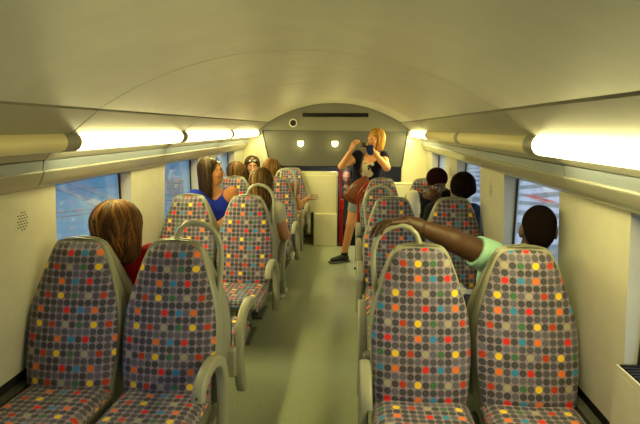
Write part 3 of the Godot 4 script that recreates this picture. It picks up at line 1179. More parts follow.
# long or bobbed hair: a smooth mass and many strands lying on it
func hair(mb: MB, c: Vector3, b: Basis, s: float, cols: Array, length: float, puff: float, n: int, seed_: int, rad := 0.006, part := 0.0, front := 0.62, back_hang := 0.0, curtain := false) -> void:
	var rng := RandomNumberGenerator.new()
	rng.seed = seed_
	var sd := SDF.new()
	sd.ell(c + b * (Vector3(0, 0.034, -0.022) * s), b, Vector3(0.080 + puff * 0.55, 0.091 + puff * 0.25, 0.091 + puff * 0.38) * s, 0.02)
	# curtain of hair behind and at both sides
	var low := maxf(length, 0.02)
	for e in [-1.0, 0.0, 1.0]:
		var a := c + b * (Vector3(e * 0.046, 0.0, -0.062 if e == 0.0 else -0.048) * s)
		var d := a + b * Vector3(e * puff * 0.5, 0, -back_hang) + Vector3.DOWN * low
		sd.cap(a, d, (0.046 + puff * 0.5) * s, (0.026 + puff * 0.45) * s, 0.035)
	var base: Color = cols[0]
	sd.add_to(mb, 0.009, base)
	# loose locks that break up the outline
	for i in int(n / 16.0):
		var az2 := lerpf(front, TAU - front, rng.randf())
		var path2: Array = []
		var rad2: Array = []
		var wv := rng.randf() * TAU
		var out2 := rng.randf_range(0.96, 1.05 + puff)
		for q in 9:
			var t := q / 8.0
			var th := 0.25 + t * 2.3
			var e2 := minf(th, PI * 0.56)
			var aw2 := az2 + (0.12 + puff * 2.0) * sin(t * 7.0 + wv) * t
			var pp := Vector3(sin(e2) * sin(aw2), cos(e2), sin(e2) * cos(aw2)) * Vector3(0.080 + puff * 0.6, 0.092 + puff * 0.28, 0.092 + puff * 0.4) * s * out2
			var dn := maxf(0.0, (th - PI * 0.56) / (2.55 - PI * 0.56))
			pp = c + b * (Vector3(0, 0.034, -0.022) * s + pp * Vector3(1.0 - 0.15 * dn, 1, 1.0 - 0.15 * dn)) + Vector3.DOWN * (low * rng.randf_range(0.97, 1.03) + 0.02) * dn + b * Vector3(0, 0, -back_hang) * dn
			path2.append(pp)
			rad2.append((0.010 + 0.006 * sin(PI * t)) * s * (1.0 if t < 0.9 else 0.5))
		mb.col = (cols[rng.randi_range(0, cols.size() - 1)] as Color) * rng.randf_range(0.6, 1.2)
		mb.col.a = 1.0
		mb.tube(path2, rad2, 7)
	var r := Vector3(0.086 + puff * 0.62, 0.099 + puff * 0.3, 0.098 + puff * 0.42) * s
	var o := c + b * (Vector3(0, 0.034, -0.022) * s)
	for i in n:
		# heading round the head: 0 is the face, PI the back
		var az := lerpf(front, TAU - front, rng.randf())
		if curtain and rng.randf() < 0.25: az = front * rng.randf_range(0.9, 1.3) * (1.0 if rng.randf() < 0.5 else -1.0)
		var start := rng.randf_range(0.05, 0.75)
		var path: Array = []
		var rr: Array = []
		var steps := 12
		var wob := rng.randf_range(-1.0, 1.0)
		var lift := rng.randf_range(0.97, 1.05 + puff * 0.6)
		var tot := low * rng.randf_range(0.82, 1.06)
		for q in steps + 1:
			var t := float(q) / steps
			var p: Vector3
			var th := start + t * 2.4
			var eq := PI * 0.56
			var aw := az + 0.10 * wob * sin(t * 5.0) + (0.05 + puff * 1.6) * sin(t * 9.0 + wob * 9.0) * t
			if th <= eq:
				p = Vector3(sin(th) * sin(aw), cos(th), sin(th) * cos(aw))
				p = b * (p * r) * lift + o
			else:
				var dn := (th - eq) / (start + 2.4 - eq)
				p = Vector3(sin(eq) * sin(aw), cos(eq), sin(eq) * cos(aw))
				var inw := 1.0 - (0.22 - puff * 2.0) * dn * dn
				p = b * (Vector3(p.x * inw, p.y, p.z * inw) * r) * lift + o
				p += Vector3.DOWN * (tot + 0.03) * dn + b * Vector3(0, 0, -back_hang) * dn
			path.append(p)
			rr.append(rad * s * (0.55 + 0.6 * sin(PI * clampf(t, 0.05, 0.95))))
		var ci := rng.randi_range(0, cols.size() - 1)
		mb.col = (cols[ci] as Color) * rng.randf_range(0.45, 1.5)
		mb.col.a = 1.0
		mb.tube(path, rr, 4, false)

func default_pose(x: float, zj: float, away: bool, dx := 0.0, kz := 0.53) -> Dictionary:
	var f := -1.0 if away else 1.0
	var r := -f          # person's left hand side in x is +f
	var d := {}
	d.hip = Vector3(x, 0.56, zj + f * 0.13)
	d.chest = Vector3(x + dx * 0.6, 0.85, zj + f * 0.03)
	d.neck = Vector3(x + dx, 1.03, zj + f * 0.02)
	d.head = Vector3(x + dx, 1.17, zj + f * 0.05)
	d.face = Vector3(0, 0, f)
	for e in [-1.0, 1.0]:
		var k := "l" if e > 0 else "r"
		var sx: float = e * f
		d["sh_" + k] = Vector3(x + dx + sx * 0.165, 0.955, zj + f * 0.03)
		d["el_" + k] = Vector3(x + dx + sx * 0.21, 0.70, zj + f * 0.09)
		d["wr_" + k] = Vector3(x + dx + sx * 0.11, 0.615, zj + f * 0.31)
		d["kn_" + k] = Vector3(x + sx * 0.10, 0.535, zj + f * kz)
		d["an_" + k] = Vector3(x + sx * 0.10, 0.09, zj + f * (kz - 0.03))
	return d

func limbs(sd: SDF, d: Dictionary, s: float) -> void:
	var lat: Vector3 = (d.sh_l - d.sh_r).normalized()
	var h: Vector3 = d.hip
	sd.cap(h - lat * 0.08 * s, h + lat * 0.08 * s, 0.105 * s, 0.105 * s, 0.04)
	for e in [-1.0, 1.0]:
		sd.cap(h + lat * e * 0.055 * s, d.chest + lat * e * 0.07 * s, 0.095 * s, 0.10 * s, 0.04)
		sd.cap(d.chest + lat * e * 0.06 * s, d.neck + lat * e * 0.04 * s - Vector3(0, 0.06, 0), 0.098 * s, 0.055 * s, 0.04)
	sd.cap(d.neck - Vector3(0, 0.03, 0), d.head - Vector3(0, 0.04, 0), 0.054 * s, 0.05 * s, 0.03)
	for k in ["l", "r"]:
		var e := 1.0 if k == "l" else -1.0
		sd.cap(d.chest + lat * e * 0.08 * s + Vector3(0, 0.05, 0), d["sh_" + k], 0.085 * s, 0.060 * s, 0.04)
		sd.cap(d["sh_" + k], d["el_" + k], 0.055 * s * d.get("arm", 1.0), 0.041 * s * d.get("arm", 1.0), 0.025)
		sd.cap(d["el_" + k], d["wr_" + k], 0.042 * s * d.get("arm", 1.0), 0.028 * s, 0.02)
		sd.cap(h + lat * e * 0.09 * s, d["kn_" + k], 0.088 * s, 0.058 * s, 0.03)
		sd.cap(d["kn_" + k], d["an_" + k], 0.057 * s, 0.038 * s, 0.02)
		sd.cap(d["an_" + k] + Vector3(0, -0.035, 0), d["an_" + k] + d.get("toe_" + k, d.get("toe", Vector3(0, 0, -1))) * 0.15 + Vector3(0, -0.05, 0), 0.038 * s, 0.028 * s, 0.02)

# spec keys: skin, lip, brow, s, hands {l|r: [dir, back, curl, thumb side]}
func person(called: String, label: String, d: Dictionary, base: Vector3, fine: float, head_cell: float) -> Node3D:
	var t := thing(called, label, "person", base)
	var s: float = d.get("s", 1.0)
	var skin: Color = d.skin
	var mb := MB.new()
	mb.org = base
	var sd := SDF.new()
	limbs(sd, d, s)
	sd.add_to(mb, fine, skin)
	var hb := frame(d.face, d.get("hup", Vector3.UP))
	var hs := SDF.new()
	head_sdf(hs, d.head, hb, s, d.get("lip", skin * Color(0.85, 0.55, 0.55)), d.get("brow", Color(0.05, 0.03, 0.02)))
	hs.cap(d.head - hb.y * 0.05 * s - hb.z * 0.012 * s, d.neck, 0.05 * s, 0.052 * s, 0.025)
	hs.add_to(mb, head_cell, skin)
	eyes(mb, d.head, hb, s)
	for k in d.get("hands", {}):
		var q: Array = d.hands[k]
		var hh := SDF.new()
		hand_sdf(hh, d["wr_" + k], q[0], q[1], q[3], q[2], s * 1.0, q[4] if q.size() > 4 else 0.5)
		hh.cap(d["wr_" + k], d["wr_" + k].lerp(d["el_" + k], 0.25), 0.026 * s, 0.031 * s * d.get("arm", 1.0), 0.015)
		hh.add_to(mb, q[5] if q.size() > 5 else 0.0045, skin)
	put("body", mb.done(), body_mat("skin" if skin.r > 0.2 else "skin_deep", 0.5), t)
	return t

# shirt over trunk and part of the arms
func shirt(t: Node3D, d: Dictionary, color: Color, sleeve: float, cell: float, marks: Array = [], neck_drop := 0.045, low := -0.02, loose := 0.012, called := "shirt") -> void:
	var s: float = d.get("s", 1.0)
	var mb := MB.new()
	mb.org = t.position
	var sd := SDF.new()
	var lat: Vector3 = (d.sh_l - d.sh_r).normalized()
	var h: Vector3 = d.hip + Vector3(0, low, 0)
	sd.cap(h - lat * 0.08 * s, h + lat * 0.08 * s, 0.105 * s + loose, 0.105 * s + loose, 0.04)
	for e in [-1.0, 1.0]:
		sd.cap(h + lat * e * 0.055 * s, d.chest + lat * e * 0.07 * s, 0.098 * s + loose, 0.10 * s + loose, 0.04)
		sd.cap(d.chest + lat * e * 0.06 * s, d.neck + lat * e * 0.055 * s - Vector3(0, 0.06 + neck_drop, 0), 0.098 * s + loose, 0.05 * s + loose, 0.03)
	for k in ["l", "r"]:
		var e := 1.0 if k == "l" else -1.0
		sd.cap(d.chest + lat * e * 0.08 * s + Vector3(0, 0.05, 0), d["sh_" + k], 0.085 * s + loose, 0.060 * s + loose, 0.03)
		if sleeve > 0.0:
			var q := minf(sleeve, 1.0)
			var ar: float = d.get("arm", 1.0)
			sd.cap(d["sh_" + k], d["sh_" + k].lerp(d["el_" + k], q), 0.056 * s * ar + loose, (0.056 - 0.014 * q) * s * ar + loose, 0.015, true)
			if sleeve > 1.0:
				sd.cap(d["el_" + k], d["el_" + k].lerp(d["wr_" + k], sleeve - 1.0), 0.043 * s + loose, 0.031 * s + loose, 0.015, true)
	for m in marks: sd.blob(m[0], m[1], m[2], m[3])
	sd.add_to(mb, cell, color)
	put(called, mb.done(), body_mat("cloth", 0.85, 0.04), t)

func trousers(t: Node3D, d: Dictionary, color: Color, leg: float, cell: float, called := "trousers") -> void:
	var s: float = d.get("s", 1.0)
	var mb := MB.new()
	mb.org = t.position
	var sd := SDF.new()
	var lat: Vector3 = (d.sh_l - d.sh_r).normalized()
	var h: Vector3 = d.hip
	sd.cap(h - lat * 0.08 * s, h + lat * 0.08 * s, 0.112 * s, 0.112 * s, 0.04)
	for k in ["l", "r"]:
		var e := 1.0 if k == "l" else -1.0
		var a: Vector3 = h + lat * e * 0.09 * s
		var q := minf(leg, 1.0)
		sd.cap(a, a.lerp(d["kn_" + k], q), 0.096 * s, lerpf(0.096, 0.070, q) * s, 0.02, true)
		if leg > 1.0:
			sd.cap(d["kn_" + k], d["kn_" + k].lerp(d["an_" + k], leg - 1.0), 0.066 * s, 0.050 * s, 0.015, true)
	sd.add_to(mb, cell, color)
	put(called, mb.done(), body_mat("cloth", 0.85, 0.04), t)

func shoes(t: Node3D, d: Dictionary, upper: Color, sole: Color, cell := 0.006) -> void:
	for k in ["l", "r"]:
		var a: Vector3 = d["an_" + k]
		var toe: Vector3 = d.get("toe_" + k, d.get("toe", Vector3(0, 0, -1)))
		var side := toe.cross(Vector3.UP).normalized()
		var mb := MB.new()
		mb.org = t.position
		var sd := SDF.new()
		sd.cap(a + Vector3(0, 0.0, 0), a + Vector3(0, -0.04, 0) - toe * 0.02, 0.047, 0.046, 0.02, false, true)
		sd.cap(a + toe * 0.02 + Vector3(0, -0.032, 0), a + toe * 0.16 + Vector3(0, -0.050, 0), 0.047, 0.034, 0.03)
		for i in 4: sd.blob(a + toe * (0.055 + i * 0.022) + Vector3(0, 0.012 - i * 0.008, 0), Vector3(0.03, 0.012, 0.005), Basis(side, Vector3.UP, toe), sole)
		sd.add_to(mb, cell, upper)
		var sh := put("shoe", mb.done(), body_mat("shoe_leather", 0.5), t)
		var so := MB.new()
		so.org = t.position
		so.col = sole
		so.box(Vector3(a.x, 0.013, a.z) + toe * 0.065, Vector3(0.088, 0.026, 0.29), 0.012, Basis(side, Vector3.UP, -toe))
		put("sole", so.done(), body_mat("shoe_leather", 0.5), sh)

func cropped() -> StandardMaterial3D:
	var m := body_mat("hair_cropped", 0.9)
	m.metallic_specular = 0.15
	return m

func hair_mat() -> StandardMaterial3D:
	var m := body_mat("hair", 0.48)
	m.metallic_specular = 0.32
	return m

const LAMP_GLOW := 10.5
const LAMP_LIGHT := 1.27

func aim(o: Node3D, x: Vector3, y: Vector3, z: Vector3, at: Vector3) -> void:
	o.transform = Transform3D(Basis(x.normalized(), y.normalized(), z.normalized()), at)

func sunglasses(c: Vector3, b: Basis, s: float, label: String, up: float, tilt: float) -> void:
	var t := thing("sunglasses", label, "sunglasses", c)
	var q := b.rotated(b.x, -tilt)
	var f := MB.new()
	var o := b * (Vector3(0, up, 0.070) * s)
	for e in [-1.0, 1.0]:
		var ring: Array = []
		for i in 15:
			var a := TAU * i / 14.0
			ring.append(o + q * (Vector3(e * 0.034 + cos(a) * 0.027, sin(a) * 0.020, 0) * s))
		f.tube(ring, 0.0035 * s, 6, false)
		f.tube([o + q * (Vector3(e * 0.062, 0.005, 0) * s), o + q * (Vector3(e * 0.078, 0.005, -0.03) * s), o + q * (Vector3(e * 0.08, -0.005, -0.10) * s)], 0.0032 * s, 6)
	f.tube([o + q * (Vector3(-0.008, 0.006, 0.001) * s), o + q * (Vector3(0.008, 0.006, 0.001) * s)], 0.003 * s, 6)
	put("frame", f.done(), mat("glasses_frame", Color(0.03, 0.03, 0.03), 0.25), t)
	for e in [-1.0, 1.0]:
		var l := MB.new()
		l.ell(o + q * (Vector3(e * 0.034, 0, 0) * s), q, Vector3(0.026, 0.019, 0.003) * s, 14, 6)
		put("lens", l.done(), mat("glasses_lens", Color(0.05, 0.045, 0.04), 0.35), t)

func build_people() -> void:
	var fair := Color(0.62, 0.31, 0.16)
	var fair2 := Color(0.58, 0.27, 0.13)
	var deep := Color(0.085, 0.038, 0.018)
	# --- woman in red by the left window, back to us
	var zj := -2.52
	var d := default_pose(-0.99, zj, true)
	d.skin = fair; d.head = Vector3(-0.968, 1.125, -2.475); d.neck = Vector3(-0.99, 1.03, -2.49)
	d.hands = {"l": [Vector3(0.3, -0.2, -1), Vector3(0, 1, 0), [0.3, 0.3, 0.35, 0.4], 1.0, 0.4, 0.006], "r": [Vector3(-0.3, -0.2, -1), Vector3(0, 1, 0), [0.3, 0.3, 0.35, 0.4], -1.0, 0.4, 0.006]}
	var p := person("person", "person with auburn bobbed hair and red top, seated facing away beside the window", d, Vector3(-0.99, 0, zj - 0.2), 0.016, 0.007)
	shirt(p, d, Color(0.30, 0.008, 0.012), 0.9, 0.012)
	trousers(p, d, Color(0.03, 0.035, 0.06), 1.9, 0.016)
	var mb := MB.new(); mb.org = p.position
	hair(mb, d.head, frame(Vector3(0.12, 0, -1)), 1.0, [Color(0.10, 0.042, 0.012), Color(0.17, 0.068, 0.018), Color(0.23, 0.10, 0.028), Color(0.06, 0.024, 0.008)], 0.135, 0.050, 1500, 11, 0.0029)
	put("hair", mb.done(), hair_mat(), p)

	# --- man in mint shirt, arm along the next backrest
	d = default_pose(1.13, zj, true)
	d.skin = deep; d.lip = Color(0.07, 0.025, 0.02); d.brow = Color(0.01, 0.008, 0.006); d.arm = 1.28; d.s = 1.06
	d.head = Vector3(1.197, 1.150, -2.470); d.neck = Vector3(1.16, 1.02, -2.50); d.face = Vector3(0.18, -0.08, -1)
	d.chest = Vector3(1.12, 0.84, -2.54)
	d.sh_l = Vector3(0.975, 1.005, -2.48); d.el_l = Vector3(0.765, 1.105, -2.425); d.wr_l = Vector3(0.525, 1.212, -2.335)
	d.sh_r = Vector3(1.225, 0.95, -2.52); d.el_r = Vector3(1.215, 0.70, -2.62); d.wr_r = Vector3(1.16, 0.62, -2.84)
	d.hands = {"l": [Vector3(-1.0, -0.02, 0.22), Vector3(-0.05, 1.0, -0.10), [0.42, 0.48, 0.50, 0.52], -1.0, 0.75, 0.004], "r": [Vector3(-0.3, -0.2, -1), Vector3(0, 1, 0), [0.3, 0.3, 0.35, 0.4], -1.0, 0.4, 0.006]}
	p = person("person", "person in mint T-shirt with cropped hair, arm stretched along the next backrest", d, Vector3(1.12, 0, zj - 0.2), 0.012, 0.005)
	shirt(p, d, Color(0.38, 0.66, 0.58), 0.42, 0.011)
	trousers(p, d, Color(0.03, 0.035, 0.05), 1.9, 0.016)
	mb = MB.new(); mb.org = p.position
	var sd := SDF.new()
	var hb := frame(d.face)
	sd.ell(d.head + hb * Vector3(0, 0.036, -0.018), hb, Vector3(0.0805, 0.094, 0.0985), 0.01)
	sd.ell(d.head + hb * Vector3(0, -0.012, -0.058), hb, Vector3(0.066, 0.072, 0.056), 0.02)
	sd.add_to(mb, 0.006, Color(0.009, 0.006, 0.005))
	put("hair", mb.done(), cropped(), p)

	# --- woman in blue, turned to the aisle
	zj = -4.14
	d = default_pose(-1.0, zj, true)
	d.skin = Color(0.52, 0.23, 0.105); d.head = Vector3(-0.985, 1.262, -4.30); d.neck = Vector3(-0.99, 1.125, -4.315); d.face = Vector3(0.96, 0.02, -0.12)
	d.chest = Vector3(-1.0, 0.93, -4.31); d.hip = Vector3(-1.0, 0.58, -4.28)
	d.sh_r = Vector3(-1.05, 1.055, -4.16); d.sh_l = Vector3(-0.90, 1.05, -4.46)
	d.sh_r = Vector3(-1.115, 1.045, -4.20); d.sh_l = Vector3(-0.85, 1.055, -4.40)
	d.el_r = Vector3(-1.10, 0.80, -4.12); d.wr_r = Vector3(-0.90, 0.68, -4.14)
	d.el_l = Vector3(-0.74, 0.82, -4.42); d.wr_l = Vector3(-0.80, 0.66, -4.50)
	d.kn_r = Vector3(-0.80, 0.86, -4.22); d.an_r = Vector3(-0.72, 0.52, -4.34)
	d.kn_l = Vector3(-0.92, 0.55, -4.66); d.an_l = Vector3(-0.90, 0.09, -4.62)
	d.hands = {"r": [Vector3(0.8, -0.3, -0.2), Vector3(0, 1, 0), [0.3, 0.3, 0.35, 0.4], -1.0, 0.4, 0.007]}
	p = person("person", "person in royal blue top with long dark hair, looking across the aisle", d, Vector3(-1.0, 0, zj - 0.2), 0.014, 0.006)
	shirt(p, d, Color(0.014, 0.028, 0.40), 0.55, 0.012, [[Vector3(-0.80, 1.06, -4.34), Vector3(0.10, 0.085, 0.10), Basis.IDENTITY, d.skin]], 0.06)
	trousers(p, d, Color(0.10, 0.12, 0.20), 0.35, 0.016, "shorts")
	mb = MB.new(); mb.org = p.position
	hair(mb, d.head, frame(d.face), 1.0, [Color(0.035, 0.018, 0.010), Color(0.055, 0.03, 0.016), Color(0.022, 0.012, 0.008)], 0.24, 0.006, 420, 12, 0.0042, 0.0, 1.30, 0.0)
	put("hair", mb.done(), hair_mat(), p)
	sunglasses(d.head, frame(d.face), 1.0, "dark sunglasses pushed up on the hair of the person in blue", 0.082, 0.9)

	# --- girl in pale shirt behind the second aisle seat
	d = default_pose(-0.53, zj, true)
	d.skin = fair2; d.head = Vector3(-0.50, 1.185, -4.12); d.neck = Vector3(-0.52, 1.05, -4.13)
	d.el_r = Vector3(-0.315, 0.74, -4.14); d.sh_r = Vector3(-0.375, 0.965, -4.10); d.wr_r = Vector3(-0.36, 0.63, -4.34)
	d.hands = {"r": [Vector3(-0.2, -0.2, -1), Vector3(0, 1, 0), [0.3, 0.3, 0.35, 0.4], -1.0, 0.4, 0.007]}
	p = person("person", "person with long brown hair and cream T-shirt, bare arm beside the aisle armrest", d, Vector3(-0.53, 0, zj - 0.2), 0.014, 0.008)
	shirt(p, d, Color(0.62, 0.58, 0.44), 0.45, 0.013)
	trousers(p, d, Color(0.10, 0.14, 0.22), 0.5, 0.016, "shorts")
	shoes(p, d, Color(0.55, 0.55, 0.53), Color(0.7, 0.7, 0.68), 0.01)
	mb = MB.new(); mb.org = p.position
	hair(mb, d.head, frame(Vector3(0.1, 0.1, -1)), 1.0, [Color(0.09, 0.042, 0.014), Color(0.16, 0.085, 0.03), Color(0.30, 0.17, 0.06), Color(0.05, 0.024, 0.01)], 0.25, 0.014, 560, 13, 0.0045)
	put("hair", mb.done(), hair_mat(), p)

	# --- third bay: two backs, one face
	zj = -5.70
	d = default_pose(-1.06, zj, true, 0.0, 0.40)
	d.skin = fair; d.head = Vector3(-1.085, 1.125, -5.66); d.neck = Vector3(-1.07, 1.01, -5.68)
	p = person("person", "person showing only brown hair above a window seat back, facing the sunglasses wearer", d, Vector3(-1.06, 0, zj - 0.2), 0.018, 0.01)
	shirt(p, d, Color(0.10, 0.10, 0.12), 0.5, 0.016)
	trousers(p, d, Color(0.05, 0.06, 0.10), 1.9, 0.018)
	mb = MB.new(); mb.org = p.position
	hair(mb, d.head, frame(Vector3(0, 0, -1)), 1.0, [Color(0.07, 0.035, 0.014), Color(0.11, 0.055, 0.02), Color(0.15, 0.08, 0.03)], 0.10, 0.03, 200, 14, 0.006)
	put("hair", mb.done(), hair_mat(), p)

	d = default_pose(-0.62, zj, true, 0.0, 0.40)
	d.skin = fair2; d.head = Vector3(-0.685, 1.155, -5.74); d.neck = Vector3(-0.65, 1.02, -5.72); d.face = Vector3(0.5, -0.25, -0.8)
	d.sh_r = Vector3(-0.43, 0.95, -5.72); d.el_r = Vector3(-0.375, 0.73, -5.74); d.wr_r = Vector3(-0.285, 0.80, -5.88)
	d.hands = {"r": [Vector3(0.55, 0.25, -0.5), Vector3(-0.3, 0.8, 0.5), [0.5, 0.5, 0.55, 0.6], -1.0, 0.5, 0.006]}
	p = person("person", "person with light brown hair holding out a phone over the aisle armrest", d, Vector3(-0.62, 0, zj - 0.2), 0.014, 0.008)
	shirt(p, d, Color(0.30, 0.12, 0.06), 0.35, 0.014)
	trousers(p, d, Color(0.12, 0.15, 0.22), 0.5, 0.016, "shorts")
	shoes(p, d, Color(0.55, 0.55, 0.53), Color(0.7, 0.7, 0.68), 0.01)
	mb = MB.new(); mb.org = p.position
	hair(mb, d.head, frame(d.face), 1.0, [Color(0.20, 0.10, 0.03), Color(0.32, 0.17, 0.05), Color(0.13, 0.06, 0.02)], 0.12, 0.012, 260, 15, 0.005)
	put("hair", mb.done(), hair_mat(), p)
	sunglasses(d.head, frame(d.face), 1.0, "dark sunglasses on the light brown hair of the phone holder", 0.085, 1.0)
	var ph := thing("phone", "pale phone held out over the aisle near the cream partition", "phone", Vector3(-0.195, 0.842, -5.865), 0.0)
	mb = MB.new(); mb.box(Vector3.ZERO, Vector3(0.125, 0.064, 0.010), 0.004, Basis(Vector3.UP, 0.2) * Basis(Vector3.RIGHT, -0.25))
	put("case", mb.done(), mat("phone_white", Color(0.93, 0.92, 0.88), 0.3), ph)
	mb = MB.new(); mb.box(Basis(Vector3.UP, 0.2) * Basis(Vector3.RIGHT, -0.25) * Vector3(0, 0, 0.0055), Vector3(0.10, 0.054, 0.002), 0.0, Basis(Vector3.UP, 0.2) * Basis(Vector3.RIGHT, -0.25))
	put("screen", mb.done(), mat("phone_screen", Color(0.80, 0.72, 0.62), 0.15), ph)

	zj = -6.59
	d = default_pose(-1.05, zj, false, 0.0, 0.40)
	d.skin = Color(0.45, 0.20, 0.11); d.head = Vector3(-1.075, 1.145, -6.50); d.neck = Vector3(-1.06, 1.01, -6.55); d.face = Vector3(0.25, -0.1, 1)
	d.toe = Vector3(0, 0, 1)
	p = person("person", "person facing the camera with dark hair and sunglasses, at the end window seat", d, Vector3(-1.05, 0, zj + 0.2), 0.018, 0.006)
	shirt(p, d, Color(0.05, 0.05, 0.06), 0.5, 0.016)
	trousers(p, d, Color(0.05, 0.06, 0.10), 1.9, 0.018)
	mb = MB.new(); mb.org = p.position
	hair(mb, d.head, frame(d.face), 1.0, [Color(0.06, 0.028, 0.012), Color(0.10, 0.045, 0.018), Color(0.04, 0.02, 0.01)], 0.17, 0.014, 220, 16, 0.006, 0.0, 0.95)
	put("hair", mb.done(), hair_mat(), p)
	sunglasses(d.head, frame(d.face), 1.0, "dark sunglasses on the hair of the person facing the camera", 0.088, 0.9)

	# --- right side: two people by the window
	zj = -5.22
	d = default_pose(1.06, zj, false, 0.0, 0.42)
	d.skin = deep; d.lip = Color(0.09, 0.03, 0.025); d.s = 1.1; d.head = Vector3(1.115, 1.110, -4.98); d.neck = Vector3(1.08, 1.00, -5.05); d.face = Vector3(0.25, -0.55, 1); d.chest = Vector3(1.06, 0.82, -5.14)
	d.sh_r = Vector3(0.90, 0.94, -5.08); d.el_r = Vector3(0.87, 0.68, -5.02); d.wr_r = Vector3(0.98, 0.62, -4.84)
	d.toe = Vector3(0, 0, 1)
	p = person("person", "person in cream and black jacket bent forward, wearing glasses beside the window", d, Vector3(1.06, 0, zj + 0.2), 0.016, 0.006)
	shirt(p, d, Color(0.012, 0.012, 0.014), 1.9, 0.012, [[Vector3(0.885, 0.84, -5.02), Vector3(0.075, 0.26, 0.16), Basis.IDENTITY, Color(0.74, 0.70, 0.56)]], 0.04, -0.02, 0.018, "jacket")
	trousers(p, d, Color(0.02, 0.02, 0.025), 1.9, 0.018)
	mb = MB.new(); mb.org = p.position
	hb = frame(d.face)
	sd = SDF.new()
	sd.ell(d.head + hb * Vector3(0, 0.046, -0.028), hb, Vector3(0.106, 0.104, 0.114), 0.02)
	sd.add_to(mb, 0.009, Color(0.016, 0.007, 0.004))
	put("hair", mb.done(), cropped(), p)
	var gl := thing("eyeglasses", "thin wire eyeglasses on the person in cream and black jacket", "glasses", d.head)
	mb = MB.new()
	for e in [-1.0, 1.0]:
		var ring: Array = []
		for i in 13: ring.append(hb * Vector3(e * 0.032 + cos(TAU * i / 12.0) * 0.024, 0.004 + sin(TAU * i / 12.0) * 0.018, 0.104))
		mb.tube(ring, 0.0026, 5, false)
		mb.tube([hb * Vector3(e * 0.056, 0.006, 0.102), hb * Vector3(e * 0.083, 0.004, 0.0)], 0.0026, 5)
	mb.tube([hb * Vector3(-0.009, 0.008, 0.106), hb * Vector3(0.009, 0.008, 0.106)], 0.0026, 5)
	put("frame", mb.done(), mat("wire_frame", Color(0.7, 0.68, 0.62), 0.25, 0.8), gl)

	zj = -4.14
	d = default_pose(1.12, zj, true, 0.0, 0.42)
	d.skin = deep; d.head = Vector3(1.178, 1.165, -4.16); d.neck = Vector3(1.14, 1.03, -4.15); d.face = Vector3(-0.5, -0.1, -1)
	d.sh_l = Vector3(0.955, 0.965, -4.12); d.el_l = Vector3(0.90, 0.72, -4.24); d.wr_l = Vector3(1.0, 0.62, -4.42)
	p = person("person", "person with black gathered hair and dark denim top, seated facing away by the window", d, Vector3(1.12, 0, zj - 0.2), 0.014, 0.008)
	shirt(p, d, Color(0.020, 0.024, 0.038), 1.9, 0.013, [], 0.03, -0.02, 0.018)
	trousers(p, d, Color(0.02, 0.02, 0.03), 1.9, 0.018)
	mb = MB.new(); mb.org = p.position
	hb = frame(d.face)
	sd = SDF.new()
	sd.ell(d.head + hb * Vector3(0, 0.020, -0.024), hb, Vector3(0.094, 0.112, 0.112), 0.02)
	sd.ell(d.head + hb * Vector3(0, -0.01, -0.128), hb, Vector3(0.045, 0.05, 0.035), 0.025)
	sd.add_to(mb, 0.008, Color(0.008, 0.006, 0.006))
	var rng := RandomNumberGenerator.new(); rng.seed = 5
	for i in 150:
		var a := rng.randf() * TAU
		var path: Array = []
		for q in 9:
			var th := 0.15 + 2.0 * q / 8.0
			var v := Vector3(sin(th) * cos(a) * 0.097, 0.02 + sin(th) * sin(a) * 0.114, -0.024 + cos(th) * -0.114)
			path.append(d.head + hb * v)
		mb.col = Color(0.009, 0.007, 0.006) * rng.randf_range(0.6, 1.6); mb.col.a = 1.0
		mb.tube(path, 0.003, 4, false)
	put("hair", mb.done(), cropped(), p)

	# --- standing woman taking a picture
	d = {}
	d.skin = Color(0.66, 0.31, 0.15); d.brow = Color(0.3, 0.16, 0.06); d.lip = Color(0.55, 0.15, 0.12)
	var zw := -5.98
	d.hip = Vector3(0.43, 0.88, zw); d.chest = Vector3(0.45, 1.19, zw - 0.02); d.neck = Vector3(0.505, 1.375, zw - 0.01)
	d.head = Vector3(0.535, 1.515, zw + 0.01); d.face = Vector3(-0.78, -0.10, 0.62)
	d.sh_r = Vector3(0.325, 1.325, zw + 0.0); d.el_r = Vector3(0.135, 1.205, zw + 0.13); d.wr_r = Vector3(0.245, 1.395, zw + 0.23)
	d.sh_l = Vector3(0.635, 1.315, zw - 0.03); d.el_l = Vector3(0.665, 1.20, zw + 0.20); d.wr_l = Vector3(0.485, 1.405, zw + 0.235)
	d.kn_r = Vector3(0.255, 0.49, zw + 0.03); d.an_r = Vector3(0.175, 0.085, zw + 0.01)
	d.kn_l = Vector3(0.52, 0.47, zw - 0.12); d.an_l = Vector3(0.52, 0.085, zw - 0.22)
	d.toe_r = Vector3(-0.86, 0, 0.5).normalized(); d.toe_l = Vector3(-0.5, 0, 0.8).normalized()
	d.hands = {"r": [Vector3(0.35, 0.85, -0.05), Vector3(-0.7, 0.3, 0.6), [0.55, 0.6, 0.65, 0.7], 1.0, 0.5, 0.005], "l": [Vector3(-0.75, 0.5, -0.05), Vector3(0.3, 0.5, 0.8), [0.5, 0.55, 0.6, 0.65], -1.0, 0.5, 0.005]}
	p = person("person", "standing person with blond hair, navy T-shirt and denim shorts taking a picture", d, Vector3(0.40, 0, zw), 0.011, 0.0045)
	var pr := Color(0.60, 0.54, 0.40)
	var bb := frame(Vector3(-0.12, 0.0, 1.0))
	var pc := Vector3(0.44, 1.19, zw + 0.09)
